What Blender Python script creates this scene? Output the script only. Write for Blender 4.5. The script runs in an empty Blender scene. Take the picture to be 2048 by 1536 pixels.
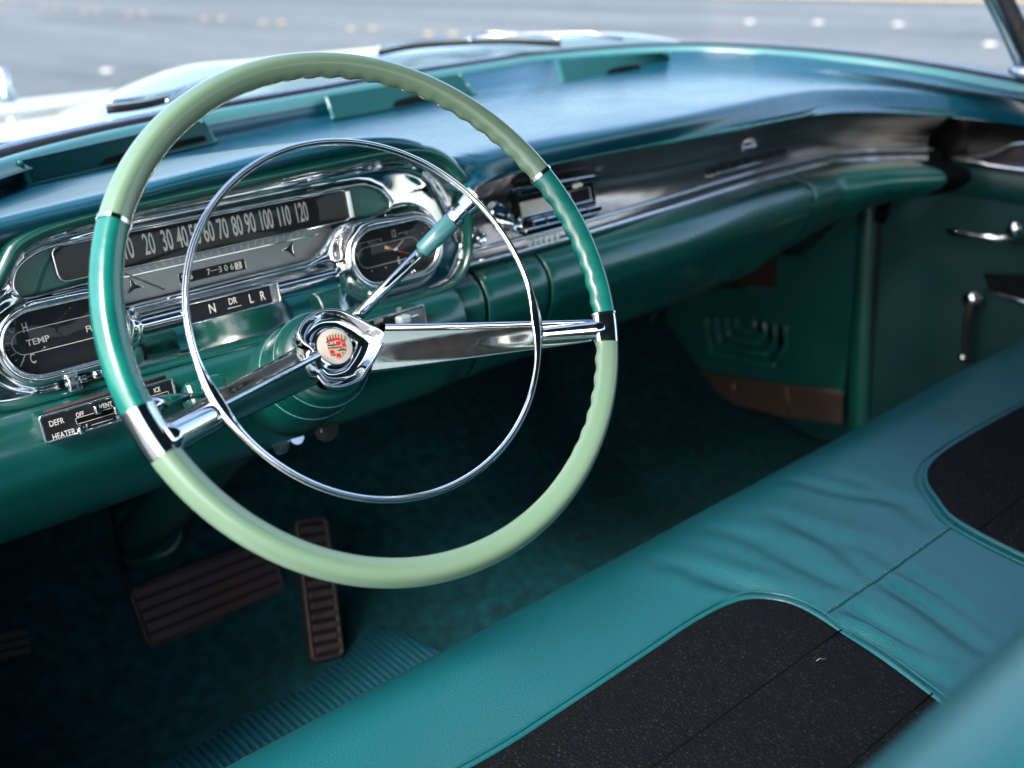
import bpy, bmesh, math, random
from mathutils import Vector, Matrix, noise
random.seed(4)
PI = math.pi
R = math.radians
sc = bpy.context.scene
# ------------------------------------------------------------------ camera
PITCH, ROLL, YAW, FPX = 23.18, -2.087, 39.649, 2067.0      # from the vanishing points of the car
_h, _p, _r = R(YAW), R(PITCH), R(ROLL)
FW = Vector((math.sin(_h)*math.cos(_p), math.cos(_h)*math.cos(_p), -math.sin(_p)))
_rt = Vector((math.cos(_h), -math.sin(_h), 0)); _up = _rt.cross(FW)
RT = _rt*math.cos(_r) + _up*math.sin(_r); UP = -_rt*math.sin(_r) + _up*math.cos(_r)
W0 = Vector((0, 0, .93))                                    # centre of the steering wheel rim
CAM = W0 - (RT*((773.68-1024)/FPX) + UP*(-(612.14-768)/FPX) + FW)*.799
cd = bpy.data.cameras.new('camera'); cam = bpy.data.objects.new('camera', cd); sc.collection.objects.link(cam)
cam.matrix_world = Matrix(((RT.x, UP.x, -FW.x, CAM.x), (RT.y, UP.y, -FW.y, CAM.y), (RT.z, UP.z, -FW.z, CAM.z), (0, 0, 0, 1)))
cd.sensor_width = 36; cd.lens = FPX/2048*36; cd.clip_start = .02; cd.clip_end = 2000
cd.dof.use_dof = True; cd.dof.focus_distance = .86; cd.dof.aperture_fstop = 4.0
sc.camera = cam
# ------------------------------------------------------------------ sky, sun, exposure
wd = bpy.data.worlds.new('World'); sc.world = wd; wd.use_nodes = True
_n = wd.node_tree; _sky = _n.nodes.new('ShaderNodeTexSky'); _sky.sky_type = 'NISHITA'; _sky.sun_disc = False
SUN_EL, SUN_AZ = 42, 250                                    # azimuth clockwise from +Y (forward)
_sky.sun_elevation = R(SUN_EL); _sky.sun_rotation = R(SUN_AZ); _sky.air_density = 1.0; _sky.dust_density = 3.0; _sky.ozone_density = 1.0
_n.nodes['Background'].inputs['Strength'].default_value = .15
_n.links.new(_sky.outputs[0], _n.nodes['Background'].inputs[0])
sd = bpy.data.lights.new('sun', 'SUN'); sun = bpy.data.objects.new('sun', sd); sc.collection.objects.link(sun)
sd.energy = 1.5; sd.angle = R(20); sd.color = (1, .95, .88)
_s = Vector((math.sin(R(SUN_AZ))*math.cos(R(SUN_EL)), math.cos(R(SUN_AZ))*math.cos(R(SUN_EL)), math.sin(R(SUN_EL))))
sun.rotation_euler = _s.to_track_quat('Z', 'Y').to_euler()
sc.view_settings.view_transform = 'Standard'; sc.view_settings.look = 'None'; sc.view_settings.gamma = 1
sc.view_settings.exposure = 1.95
sc.cycles.max_bounces = 10; sc.cycles.transparent_max_bounces = 12; sc.cycles.use_denoising = True
sc.cycles.caustics_reflective = False; sc.cycles.caustics_refractive = False

# ------------------------------------------------------------------ measuring helpers: a sight line met with a plane of the car
def ray(x, y): return RT*((x-1024)/FPX) - UP*((y-768)/FPX) + FW
def at(x, y, ax, v):
    d = ray(x, y); return CAM + d*((v-CAM[ax])/d[ax])
def atp(x, y, p0, n):
    d = ray(x, y); return CAM + d*((p0-CAM).dot(n)/d.dot(n))

# ------------------------------------------------------------------ object helpers
COL = sc.collection
def tag(o, label=None, cat=None, group=None, kind=None):
    if label: o['label'] = label
    if cat: o['category'] = cat
    if group: o['group'] = group
    if kind: o['kind'] = kind
    return o
def empty(name, M, label, cat, group=None):
    o = bpy.data.objects.new(name, None); COL.objects.link(o); o.matrix_world = M if isinstance(M, Matrix) else Matrix.Translation(M)
    o.empty_display_size = .05
    return tag(o, label, cat, group)
def mesh(name, verts, faces, mat, parent=None, smooth=True, local=True):
    me = bpy.data.meshes.new(name); me.from_pydata([tuple(v) for v in verts], [], faces); me.validate()
    o = bpy.data.objects.new(name, me); COL.objects.link(o)
    if mat: me.materials.append(mat)
    if smooth: me.polygons.foreach_set('use_smooth', [True]*len(me.polygons))
    bm = bmesh.new(); bm.from_mesh(me); bmesh.ops.recalc_face_normals(bm, faces=bm.faces); bm.to_mesh(me); bm.free()
    if parent:
        o.parent = parent
        if not local:                                       # verts given in world space
            root = parent; M = Matrix.Identity(4)
            while root: M = root.matrix_basis @ M; root = root.parent
            me.transform(M.inverted())
    return o
def child_mat(o):
    M = o.matrix_basis.copy(); p = o.parent
    while p: M = p.matrix_basis @ M; p = p.parent
    return M
def bev(o, w, seg=2, ang=40):
    m = o.modifiers.new('bevel', 'BEVEL'); m.width = w; m.segments = seg; m.limit_method = 'ANGLE'; m.angle_limit = R(ang)
    return o
def solid(o, t, off=-1):
    m = o.modifiers.new('thick', 'SOLIDIFY'); m.thickness = t; m.offset = off; return o
def sub(o, n=1):
    m = o.modifiers.new('sub', 'SUBSURF'); m.levels = n; m.render_levels = n; return o
def box(name, c, s, mat, parent=None, bevel=.001, rot=None):
    vs = [Vector((x*s[0]/2, y*s[1]/2, z*s[2]/2)) for x in (-1, 1) for y in (-1, 1) for z in (-1, 1)]
    if rot: vs = [rot @ v for v in vs]
    vs = [v+Vector(c) for v in vs]
    f = [(0, 1, 3, 2), (4, 6, 7, 5), (0, 4, 5, 1), (2, 3, 7, 6), (0, 2, 6, 4), (1, 5, 7, 3)]
    o = mesh(name, vs, f, mat, parent, smooth=False)
    if bevel: bev(o, bevel)
    return o
def spline(pts, n, closed=False):
    pts = [Vector(p) for p in pts]; m = len(pts); out = []
    segs = m if closed else m-1
    dense = []
    for i in range(segs):
        if closed: a, b, c, d = pts[i-1], pts[i], pts[(i+1) % m], pts[(i+2) % m]
        else: a, b, c, d = pts[max(i-1, 0)], pts[i], pts[i+1], pts[min(i+2, m-1)]
        for k in range(16):
            t = k/16; t2 = t*t; t3 = t2*t
            dense.append(.5*((2*b)+(c-a)*t+(2*a-5*b+4*c-d)*t2+(3*b-a-3*c+d)*t3))
    dense.append(pts[0] if closed else pts[-1])
    L = [0]
    for i in range(1, len(dense)): L.append(L[-1]+(dense[i]-dense[i-1]).length)
    tot = L[-1]; j = 0; cnt = n if closed else n-1
    for k in range(n):
        s = tot*k/cnt
        while j < len(L)-2 and L[j+1] < s: j += 1
        u = (s-L[j])/max(L[j+1]-L[j], 1e-9); out.append(dense[j].lerp(dense[j+1], min(max(u, 0), 1)))
    return out
def grid(name, rows, mat, parent=None, closed_u=False, closed_v=False, smooth=True, local=True, cap=False):
    nr, nc = len(rows), len(rows[0]); vs = [v for r in rows for v in r]; fs = []
    for i in range(nr if closed_v else nr-1):
        for j in range(nc if closed_u else nc-1):
            fs.append((i*nc+j, i*nc+(j+1) % nc, ((i+1) % nr)*nc+(j+1) % nc, ((i+1) % nr)*nc+j))
    if cap: fs += [tuple(range(nc))[::-1], tuple((nr-1)*nc+j for j in range(nc))]
    return mesh(name, vs, fs, mat, parent, smooth, local)
def frames(path, closed=False, up=Vector((0, 0, 1))):
    n = len(path); T = []
    for i in range(n):
        a = path[i-1] if (i or closed) else path[i]; b = path[(i+1) % n] if (i < n-1 or closed) else path[i]
        T.append((b-a).normalized())
    N = []; u = up
    for i, t in enumerate(T):
        u = (u - t*u.dot(t))
        if u.length < 1e-4: u = t.orthogonal()
        u.normalize(); N.append(u.copy())
    return [(t, nrm, t.cross(nrm)) for t, nrm in zip(T, N)]
def tube(name, path, r, mat, parent=None, seg=12, closed=False, up=Vector((0, 0, 1)), ry=None, cap=True, local=True):
    path = [Vector(p) for p in path]; fr = frames(path, closed, up); rows = []
    for i, (p, (t, n, b)) in enumerate(zip(path, fr)):
        rr = r[i] if isinstance(r, (list, tuple)) else r
        r2 = (ry[i] if isinstance(ry, (list, tuple)) else ry) if ry else rr
        rows.append([p + n*(rr*math.cos(2*PI*k/seg)) + b*(r2*math.sin(2*PI*k/seg)) for k in range(seg)])
    return grid(name, rows, mat, parent, closed_u=True, closed_v=closed, local=local, cap=cap and not closed)
def lathe(name, prof, mat, parent=None, seg=40, M=None, local=True):
    """prof: (radius, height along +Z); M places it"""
    rows = []
    for r_, z in prof:
        rows.append([Vector((r_*math.cos(2*PI*k/seg), r_*math.sin(2*PI*k/seg), z)) for k in range(seg)])
    if M: rows = [[M @ v for v in r_] for r_ in rows]
    o = grid(name, rows, mat, parent, closed_u=True, local=local)
    return o
def axis_matrix(p, z, x=None):
    z = Vector(z).normalized(); x = Vector(x) if x is not None else z.orthogonal()
    x = (x - z*x.dot(z)).normalized(); y = z.cross(x)
    return Matrix(((x.x, y.x, z.x, p[0]), (x.y, y.y, z.y, p[1]), (x.z, y.z, z.z, p[2]), (0, 0, 0, 1)))
def cap_profile(name, prof, mat, parent=None, seg=32, M=None, local=True):
    rows = prof[:]
    if rows[0][0] > 0: rows = [(0, rows[0][1])] + rows
    if rows[-1][0] > 0: rows = rows + [(0, rows[-1][1])]
    o = lathe(name, [(max(a, 1e-5), b) for a, b in rows], mat, parent, seg, M, local); sharp(o); return o
def sharp(o, a=35):
    try:
        bm = bmesh.new(); bm.from_mesh(o.data)
        for e in bm.edges:
            if len(e.link_faces) == 2 and e.calc_face_angle(0) > R(a): e.smooth = False
        bm.to_mesh(o.data); bm.free()
    except Exception: pass
    return o
def rings(name, outline, steps, mat, parent=None, centre=None, f=None, local=True):
    """outline: closed list of (x,y); steps: (scale, height) from outside in; f(x,y) adds height"""
    cx = sum(p[0] for p in outline)/len(outline) if centre is None else centre[0]
    cy = sum(p[1] for p in outline)/len(outline) if centre is None else centre[1]
    rows = []
    for s, z in steps:
        row = []
        for p in outline:
            x, y = cx+(p[0]-cx)*s, cy+(p[1]-cy)*s
            row.append(Vector((x, y, z+(f(x, y) if f else 0))))
        rows.append(row)
    return grid(name, rows, mat, parent, closed_u=True, local=local, cap=False)
def stadium(cu, cv, hx, r, n=24):
    o = []
    for k in range(n+1): a = -PI/2+PI*k/n; o.append((cu+hx+r*math.cos(a), cv+r*math.sin(a)))
    for k in range(n+1): a = PI/2+PI*k/n; o.append((cu-hx+r*math.cos(a), cv+r*math.sin(a)))
    return o
def prism(name, outline, z0, z1, mat, parent=None, bevel=0, smooth=False, M=None, local=True):
    n = len(outline); vs = [Vector((p[0], p[1], z0)) for p in outline]+[Vector((p[0], p[1], z1)) for p in outline]
    if M: vs = [M @ v for v in vs]
    fs = [tuple(range(n))[::-1], tuple(range(n, 2*n))]+[(i, (i+1) % n, n+(i+1) % n, n+i) for i in range(n)]
    o = mesh(name, vs, fs, mat, parent, smooth, local)
    if bevel: bev(o, bevel)
    return o
def text(name, s, mat, parent, u, v, w, h, sx=1.0, slant=0, weight=0.0, align='CENTER', rot=0, ext=.0001):
    cu = bpy.data.curves.new(name, 'FONT'); cu.body = s; cu.size = 1; cu.align_x = align; cu.align_y = 'CENTER'; cu.extrude = ext/h*.7; cu.offset = weight; cu.shear = slant
    cu.resolution_u = 4
    to = bpy.data.objects.new('tmp', cu); COL.objects.link(to); dg = bpy.context.evaluated_depsgraph_get()
    me = bpy.data.meshes.new_from_object(to.evaluated_get(dg)); bpy.data.objects.remove(to)
    k = h/.70; me.transform(Matrix.Translation((u, v, w)) @ Matrix.Rotation(rot, 4, 'Z') @ Matrix.Diagonal((k*sx, k, k, 1)))
    me.materials.clear(); me.materials.append(mat)
    o = bpy.data.objects.new(name, me); COL.objects.link(o); o.parent = parent; return o
def sstep(a, b, x):
    t = min(max((x-a)/(b-a), 0), 1); return t*t*(3-2*t)

# ------------------------------------------------------------------ materials
def mat(name, col, rough=.5, metal=0, bump=None, coat=0, spec=.5, var=0, vscale=40, sheen=0, coat_rough=.1):
    """bump: (kind, scale, strength, distance)"""
    m = bpy.data.materials.new(name); m.use_nodes = True; nt = m.node_tree; b = nt.nodes['Principled BSDF']
    b.inputs['Base Color'].default_value = (*col, 1); b.inputs['Roughness'].default_value = rough; b.inputs['Metallic'].default_value = metal
    b.inputs['Coat Weight'].default_value = coat; b.inputs['Coat Roughness'].default_value = coat_rough; b.inputs['Specular IOR Level'].default_value = spec
    if sheen: b.inputs['Sheen Weight'].default_value = sheen; b.inputs['Sheen Roughness'].default_value = .6
    tc = nt.nodes.new('ShaderNodeTexCoord')
    if var:
        t = nt.nodes.new('ShaderNodeTexNoise'); t.inputs['Scale'].default_value = vscale; t.inputs['Detail'].default_value = 5; nt.links.new(tc.outputs['Object'], t.inputs[0])
        mr = nt.nodes.new('ShaderNodeMapRange'); mr.inputs[1].default_value = .3; mr.inputs[2].default_value = .7; mr.inputs[3].default_value = 1-var; mr.inputs[4].default_value = 1+var; nt.links.new(t.outputs[0], mr.inputs[0])
        mx = nt.nodes.new('ShaderNodeMix'); mx.data_type = 'RGBA'; mx.blend_type = 'MULTIPLY'; mx.inputs[0].default_value = 1; mx.inputs[6].default_value = (*col, 1)
        nt.links.new(mr.outputs[0], mx.inputs[7]); nt.links.new(mx.outputs[2], b.inputs['Base Color'])
        r2 = nt.nodes.new('ShaderNodeMapRange'); r2.inputs[1].default_value = .3; r2.inputs[2].default_value = .7; r2.inputs[3].default_value = max(rough-.06, .02); r2.inputs[4].default_value = rough+.08
        nt.links.new(t.outputs[0], r2.inputs[0]); nt.links.new(r2.outputs[0], b.inputs['Roughness'])
    if bump:
        kind, s, st, di = bump
        if kind == 'noise': t = nt.nodes.new('ShaderNodeTexNoise'); t.inputs['Scale'].default_value = s; t.inputs['Detail'].default_value = 6; o = t.outputs[0]
        if kind == 'voronoi': t = nt.nodes.new('ShaderNodeTexVoronoi'); t.inputs['Scale'].default_value = s; o = t.outputs[0]
        if kind == 'wave': t = nt.nodes.new('ShaderNodeTexWave'); t.inputs['Scale'].default_value = s; t.inputs['Distortion'].default_value = 0; o = t.outputs[0]
        nt.links.new(tc.outputs['Object'], t.inputs[0]); bp = nt.nodes.new('ShaderNodeBump'); bp.inputs['Strength'].default_value = st; bp.inputs['Distance'].default_value = di
        nt.links.new(o, bp.inputs['Height']); nt.links.new(bp.outputs[0], b.inputs['Normal'])
    return m
M = {}
M['pad'] = mat('padded vinyl', (.0010, .048, .080), .28, bump=('voronoi', 900, .22, .0005), var=.06, vscale=9, spec=.7, coat=.35, coat_rough=.28)
M['paint'] = mat('teal enamel', (.0010, .050, .043), .30, coat=1, var=.05, vscale=14, coat_rough=.16)
M['chrome'] = mat('chrome', (.72, .73, .745), .05, 1, var=.04, vscale=90)
M['chrome2'] = mat('dull chrome', (.55, .56, .57), .20, 1, var=.1, vscale=60)
M['rim_light'] = mat('pale green rim plastic', (.122, .202, .138), .24, coat=.5, coat_rough=.10)
M['rim_teal'] = mat('teal rim plastic', (.003, .122, .102), .24, coat=.5, var=.14, vscale=45, coat_rough=.10, bump=('noise', 90, .16, .002))
M['grip'] = mat('pale teal grip', (.05, .18, .19), .22, coat=.4)
M['face'] = mat('black gauge face', (.006, .007, .009), .5, spec=.2)
M['print'] = mat('cream print', (.48, .48, .43), .6)
M['redhand'] = mat('red enamel', (.55, .02, .015), .4)
M['gold'] = mat('tan enamel', (.45, .32, .17), .45)
M['silver'] = mat('brushed silver', (.24, .26, .26), .34, .75, bump=('wave', 900, .08, .0002), var=.05)
M['tealface'] = mat('teal face paint', (.002, .130, .120), .5, var=.12, vscale=120)
M['seat'] = mat('teal seat vinyl', (.0026, .078, .092), .38, bump=('voronoi', 620, .45, .0007), var=.09, vscale=6, spec=.6, coat=.35, coat_rough=.33)
M['carpet'] = mat('teal carpet', (.0025, .040, .050), .95, bump=('noise', 420, 1.0, .004), var=.45, vscale=55, spec=.15)
M['heel'] = mat('ribbed heel rubber', (.0025, .050, .075), .7, spec=.2)
M['rubber'] = mat('brown pedal rubber', (.032, .020, .019), .55, var=.25, vscale=60)
M['black'] = mat('black rubber', (.007, .007, .008), .6, spec=.25)
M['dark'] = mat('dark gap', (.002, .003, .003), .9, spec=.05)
M['body'] = mat('pale mint car paint', (.13, .20, .21), .18, coat=1, coat_rough=.03)
M['bodyteal'] = mat('turquoise trim paint', (.05, .20, .22), .45, coat=.1)
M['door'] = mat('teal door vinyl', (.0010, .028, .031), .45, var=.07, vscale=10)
M['liner'] = mat('grey headliner', (.05, .075, .075), .9)
M['scuff'] = mat('ribbed scuff aluminium', (.14, .10, .085), .42, .7, bump=('wave', 150, .8, .002))
M['bulb'] = mat('clear plastic knob', (.5, .6, .6), .1, .3)
M['white'] = mat('enamel cream', (.36, .33, .30), .3, coat=.6)
M['rust'] = mat('rusty edge', (.020, .008, .006), .85, var=.5, vscale=200)

def fluted():
    m = mat('fluted dark chrome', (.42, .40, .41), .20, 1); nt = m.node_tree; b = nt.nodes['Principled BSDF']
    tc = nt.nodes.new('ShaderNodeTexCoord'); w = nt.nodes.new('ShaderNodeTexWave'); w.inputs['Scale'].default_value = 78; w.bands_direction = 'X'; nt.links.new(tc.outputs['Object'], w.inputs[0])
    n = nt.nodes.new('ShaderNodeTexNoise'); n.inputs['Scale'].default_value = 18; nt.links.new(tc.outputs['Object'], n.inputs[0])
    ad = nt.nodes.new('ShaderNodeMath'); ad.operation = 'MULTIPLY_ADD'; ad.inputs[1].default_value = 1.2; nt.links.new(n.outputs[0], ad.inputs[0]); nt.links.new(w.outputs[0], ad.inputs[2])
    bp = nt.nodes.new('ShaderNodeBump'); bp.inputs['Strength'].default_value = .8; bp.inputs['Distance'].default_value = .0016; nt.links.new(ad.outputs[0], bp.inputs['Height']); nt.links.new(bp.outputs[0], b.inputs['Normal'])
    return m
M['fluted'] = fluted()
M['darkchrome'] = mat('dark smoked chrome', (.05, .05, .055), .22, .9)
M['ventshade'] = mat('shade-darkened vent teal', (.0008, .040, .040), .5, spec=.3)  # darkened teal stands in for the shade inside the vents
M['ventframe'] = mat('teal vent frame', (.003, .098, .092), .3, coat=.6)  # lighter teal sets off the darkened vent panels; louvres share it
M['kick'] = mat('teal kick panel paint', (.0015, .058, .052), .45, var=.1, vscale=12)
def insert_mat():
    m = mat('black woven seat cloth', (.010, .014, .020), .75, spec=.2); nt = m.node_tree; b = nt.nodes['Principled BSDF']
    tc = nt.nodes.new('ShaderNodeTexCoord'); mp = nt.nodes.new('ShaderNodeMapping'); mp.inputs['Scale'].default_value = (1, .55, 1); nt.links.new(tc.outputs['Object'], mp.inputs[0])
    v = nt.nodes.new('ShaderNodeTexVoronoi'); v.inputs['Scale'].default_value = 520; nt.links.new(mp.outputs[0], v.inputs[0])
    rp = nt.nodes.new('ShaderNodeMapRange'); rp.inputs[1].default_value = .12; rp.inputs[2].default_value = .30; rp.inputs[3].default_value = 1; rp.inputs[4].default_value = 0; nt.links.new(v.outputs['Distance'], rp.inputs[0])
    n = nt.nodes.new('ShaderNodeTexNoise'); n.inputs['Scale'].default_value = 300; nt.links.new(tc.outputs['Object'], n.inputs[0])
    r2 = nt.nodes.new('ShaderNodeMapRange'); r2.inputs[1].default_value = .42; r2.inputs[2].default_value = .6; nt.links.new(n.outputs[0], r2.inputs[0])
    mu = nt.nodes.new('ShaderNodeMath'); mu.operation = 'MULTIPLY'; nt.links.new(rp.outputs[0], mu.inputs[0]); nt.links.new(r2.outputs[0], mu.inputs[1])
    mx = nt.nodes.new('ShaderNodeMix'); mx.data_type = 'RGBA'; mx.inputs[6].default_value = (.0016, .0026, .0038, 1); mx.inputs[7].default_value = (.032, .05, .052, 1); nt.links.new(mu.outputs[0], mx.inputs[0]); nt.links.new(mx.outputs[2], b.inputs['Base Color'])
    mr = nt.nodes.new('ShaderNodeMapRange'); mr.inputs[3].default_value = .8; mr.inputs[4].default_value = .3; nt.links.new(mu.outputs[0], mr.inputs[0]); nt.links.new(mr.outputs[0], b.inputs['Roughness'])
    bp = nt.nodes.new('ShaderNodeBump'); bp.inputs['Strength'].default_value = .8; bp.inputs['Distance'].default_value = .0012; nt.links.new(v.outputs['Distance'], bp.inputs['Height']); bp.invert = True; nt.links.new(bp.outputs[0], b.inputs['Normal'])
    return m
M['insert'] = insert_mat(); M['insert'].node_tree.nodes['Principled BSDF'].inputs['Specular IOR Level'].default_value = .12
def glass(name, tint=1.0, base=.022):
    m = bpy.data.materials.new(name); m.use_nodes = True; nt = m.node_tree; nt.nodes.remove(nt.nodes['Principled BSDF'])
    out = nt.nodes['Material Output']; t = nt.nodes.new('ShaderNodeBsdfTransparent'); t.inputs[0].default_value = (tint, tint, tint, 1)
    g = nt.nodes.new('ShaderNodeBsdfGlossy'); g.inputs['Roughness'].default_value = .01; lw = nt.nodes.new('ShaderNodeLayerWeight'); lw.inputs[0].default_value = .5
    pw = nt.nodes.new('ShaderNodeMath'); pw.operation = 'POWER'; pw.inputs[1].default_value = 5; nt.links.new(lw.outputs['Facing'], pw.inputs[0])
    f = nt.nodes.new('ShaderNodeMath'); f.operation = 'MULTIPLY_ADD'; f.inputs[1].default_value = .9; f.inputs[2].default_value = base; nt.links.new(pw.outputs[0], f.inputs[0])
    mx = nt.nodes.new('ShaderNodeMixShader'); nt.links.new(f.outputs[0], mx.inputs[0]); nt.links.new(t.outputs[0], mx.inputs[1]); nt.links.new(g.outputs[0], mx.inputs[2]); nt.links.new(mx.outputs[0], out.inputs[0])
    return m
M['glass'] = glass('clear glass', .97); M['lens'] = glass('clear gauge lens', .98, .02)
def asphalt():
    m = mat('sun bleached asphalt', (.092, .108, .116), .8); nt = m.node_tree; b = nt.nodes['Principled BSDF']; tc = nt.nodes.new('ShaderNodeTexCoord')
    mp = nt.nodes.new('ShaderNodeMapping'); mp.inputs['Scale'].default_value = (.55, .06, 1); nt.links.new(tc.outputs['Object'], mp.inputs[0])
    n = nt.nodes.new('ShaderNodeTexNoise'); n.inputs['Scale'].default_value = 1; n.inputs['Detail'].default_value = 4; nt.links.new(mp.outputs[0], n.inputs[0])
    n2 = nt.nodes.new('ShaderNodeTexNoise'); n2.inputs['Scale'].default_value = 2.5; n2.inputs['Detail'].default_value = 8; nt.links.new(tc.outputs['Object'], n2.inputs[0])
    ad = nt.nodes.new('ShaderNodeMath'); ad.operation = 'MULTIPLY_ADD'; ad.inputs[1].default_value = .35; nt.links.new(n2.outputs[0], ad.inputs[0]); nt.links.new(n.outputs[0], ad.inputs[2])
    r = nt.nodes.new('ShaderNodeValToRGB'); r.color_ramp.elements[0].position = .48; r.color_ramp.elements[0].color = (.062, .074, .082, 1); r.color_ramp.elements[1].position = .86; r.color_ramp.elements[1].color = (.135, .155, .160, 1)
    nt.links.new(ad.outputs[0], r.inputs[0]); nt.links.new(r.outputs[0], b.inputs['Base Color']); return m
M['asphalt'] = asphalt()
M['yellow'] = mat('yellow marker paint', (.38, .30, .14), .5)
M['whitep'] = mat('white marker paint', (.45, .45, .43), .5)

# ------------------------------------------------------------------ the lot outside
g = mesh('parking_lot', [(-400, -400, 0), (900, -400, 0), (900, 1200, 0), (-400, 1200, 0)], [(0, 1, 2, 3)], M['asphalt'], smooth=False); tag(g, kind='structure')
tag(g, 'grey sunlit asphalt of the lot beyond the windshield', 'ground')
def marker(x, y, r, m, label, group):
    o = cap_profile('lane_dot', [(r, 0), (r*.92, .012), (r*.55, .024), (0, .028)], m, None, 20, Matrix.Translation((x, y, .004)))
    tag(o, label, 'lane marker', group)
yl = [(30, 10), (120, 15), (210, 20), (317, 25), (430, 38), (560, 45), (705, 60), (870, 70)]
nth = ['first', 'second', 'third', 'fourth', 'fifth', 'sixth', 'seventh', 'eighth']
for i, (x, y) in enumerate(yl):
    p = at(x, y, 2, 0)
    for k, s in enumerate((-1, 1)): marker(8.85+s*.10, p.y-s*.16, .075, M['yellow'], 'yellow lane dot on the %s side of the %s pair counted from the left' % (('left', 'right')[k], nth[i]), 'yellow raised lane dots')
wn = ['left one of the three white dots right of the raised wiper', 'middle one of the three white dots right of the raised wiper', 'right one of the three white dots right of the raised wiper', 'white lane dot above the left wiper, nearer the left edge', 'fainter white lane dot close to the top left of the wheel rim', 'faint white lane dot beside the windshield pillar']
for i, (x, y) in enumerate([(1500, 45), (1637, 46), (1797, 50), (215, 143), (320, 155), (1980, 90)]):
    p = at(x, y, 2, 0); marker(p.x, p.y, .075, M['whitep'], wn[i], 'white raised lane dots')
box('kerb', (17.6, 10, .02), (.25, 16, .04), M['yellow'], None, .005)
tag(bpy.data.objects['kerb'], 'pale yellow painted line far off at the top of the asphalt', 'line')

# ------------------------------------------------------------------ car body
body = empty('car_body', Vector((.42, .9, .3)), 'pale mint painted car body with hood, cowl, windshield frame and roof around the cabin', 'car body')
def hoodz(x, y):
    plate = sstep(.24, .44, x)*(1-sstep(1.15, 1.7, x))
    z = .915 + .092*plate*(1-sstep(1.0, 1.8, y)) - .13*sstep(1.2, 2.6, y) - .04*sstep(.9, 1.4, abs(x-.42))
    return z
rows = []
for j in range(46):
    y = .80+2.0*(j/45)
    rows.append([Vector((x, y+.10*(1-((x-.42)/.9)**2), hoodz(x, y) - (.05*(1-sstep(.80, .86, y))))) for x in [-.9+2.7*i/110 for i in range(111)]])
solid(grid('hood', rows, M['body'], body, local=False), .01)
E0 = [(0, 330, 1.0), (200, 275, 1.0), (400, 233, 1.0), (640, 190, 1.0), (830, 155, 1.0), (1000, 128, 1.0), (1110, 112, 1.0), (1330, 97, 1.0), (1500, 101, .995), (1700, 118, .987), (1850, 140, .975), (2048, 175, .962)]
e0 = [at(x, y, 2, z) for x, y, z in E0]; e0 = [Vector((-.36, .27, .998))]+e0+[Vector((1.2, -.10, .95)), Vector((1.2, -.5, .94))]
ec = 9                                                       # index of the corner point in e0
def two(pts, c, n1=90, n2=40): return spline(pts[:c+1], n1)[:-1]+spline(pts[c:], n2)
e0s = spline(e0, 150)
def outward(path):
    out = []
    for i, p in enumerate(path):
        t = (path[min(i+1, len(path)-1)]-path[max(i-1, 0)]); n = Vector((-t.y, t.x, 0)).normalized(); out.append(n)
    return out
ow = outward(e0s)
def band(name, path, nrm, prof, m, parent):
    return grid(name, [[p+n*a+Vector((0, 0, b)) for a, b in prof] for p, n in zip(path, nrm)], m, parent, local=False)
band('windshield_ledge', e0s, ow, [(-.004, -.012), (-.003, .001), (.004, .004), (.014, .003), (.018, -.004)], M['grip'], body)
band('windshield_gasket', e0s, ow, [(.017, -.006), (.019, .004), (.028, .007), (.044, .004), (.047, -.006)], M['black'], body)
band('windshield_molding', e0s, ow, [(.046, -.006), (.048, .003), (.056, .006), (.066, .001), (.068, -.010)], M['chrome2'], body)
band('cowl_panel', e0s[:112], ow[:112], [(.066, -.010), (.085, -.013), (.13, -.022), (.20, -.032), (.24, -.04), (.34, -.05)], M['bodyteal'], body)
tube('cowl_seam', [p+n*.20+Vector((0, 0, -.026)) for p, n in zip(e0s[:112], ow[:112])], .004, M['black'], body, 6, local=False)
gl = band('windshield_glass', e0s[:138], ow[:138], [(.032, .004), (.02, .12), (-.03, .24), (-.12, .34), (-.22, .40)], M['glass'], body)
tube('windshield_pillar', [at(2050, 148, 0, 1.2), at(2036, 120, 0, 1.205), at(2008, 60, 0, 1.21), at(1975, -5, 0, 1.21), at(1940, -80, 0, 1.18)], [.012, .0075, .0065, .0065, .0065], M['pad'], body, 10, local=False)
tube('pillar_seal', [at(2075, 148, 0, 1.21), at(2060, 110, 0, 1.215), at(2035, 50, 0, 1.22), at(2003, -15, 0, 1.22)], .012, M['black'], body, 10, local=False)
tube('pillar_foot', [at(2020, 138, 0, 1.198), at(2048, 145, 0, 1.198), at(2100, 160, 0, 1.198)], [.006, .011, .012], M['chrome2'], body, 12, local=False)
roofr = []
for j in range(13):
    y = .02-1.75*j/12
    roofr.append([Vector((x, y-.05*((x-.42)/.8)**2, 1.405+.05*(1-((x-.42)/.82)**2)-.05*(j/12)**3)) for x in [-.34+1.52*i/14 for i in range(15)]])
solid(grid('roof', roofr, M['liner'], body, local=False), .03, 1)
for x0 in (-.34, 1.18): tube('roof_rail', [(x0, .02, 1.385), (x0, -.8, 1.39), (x0, -1.6, 1.34)], .02, M['chrome2'], body, 8, local=False)
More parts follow.
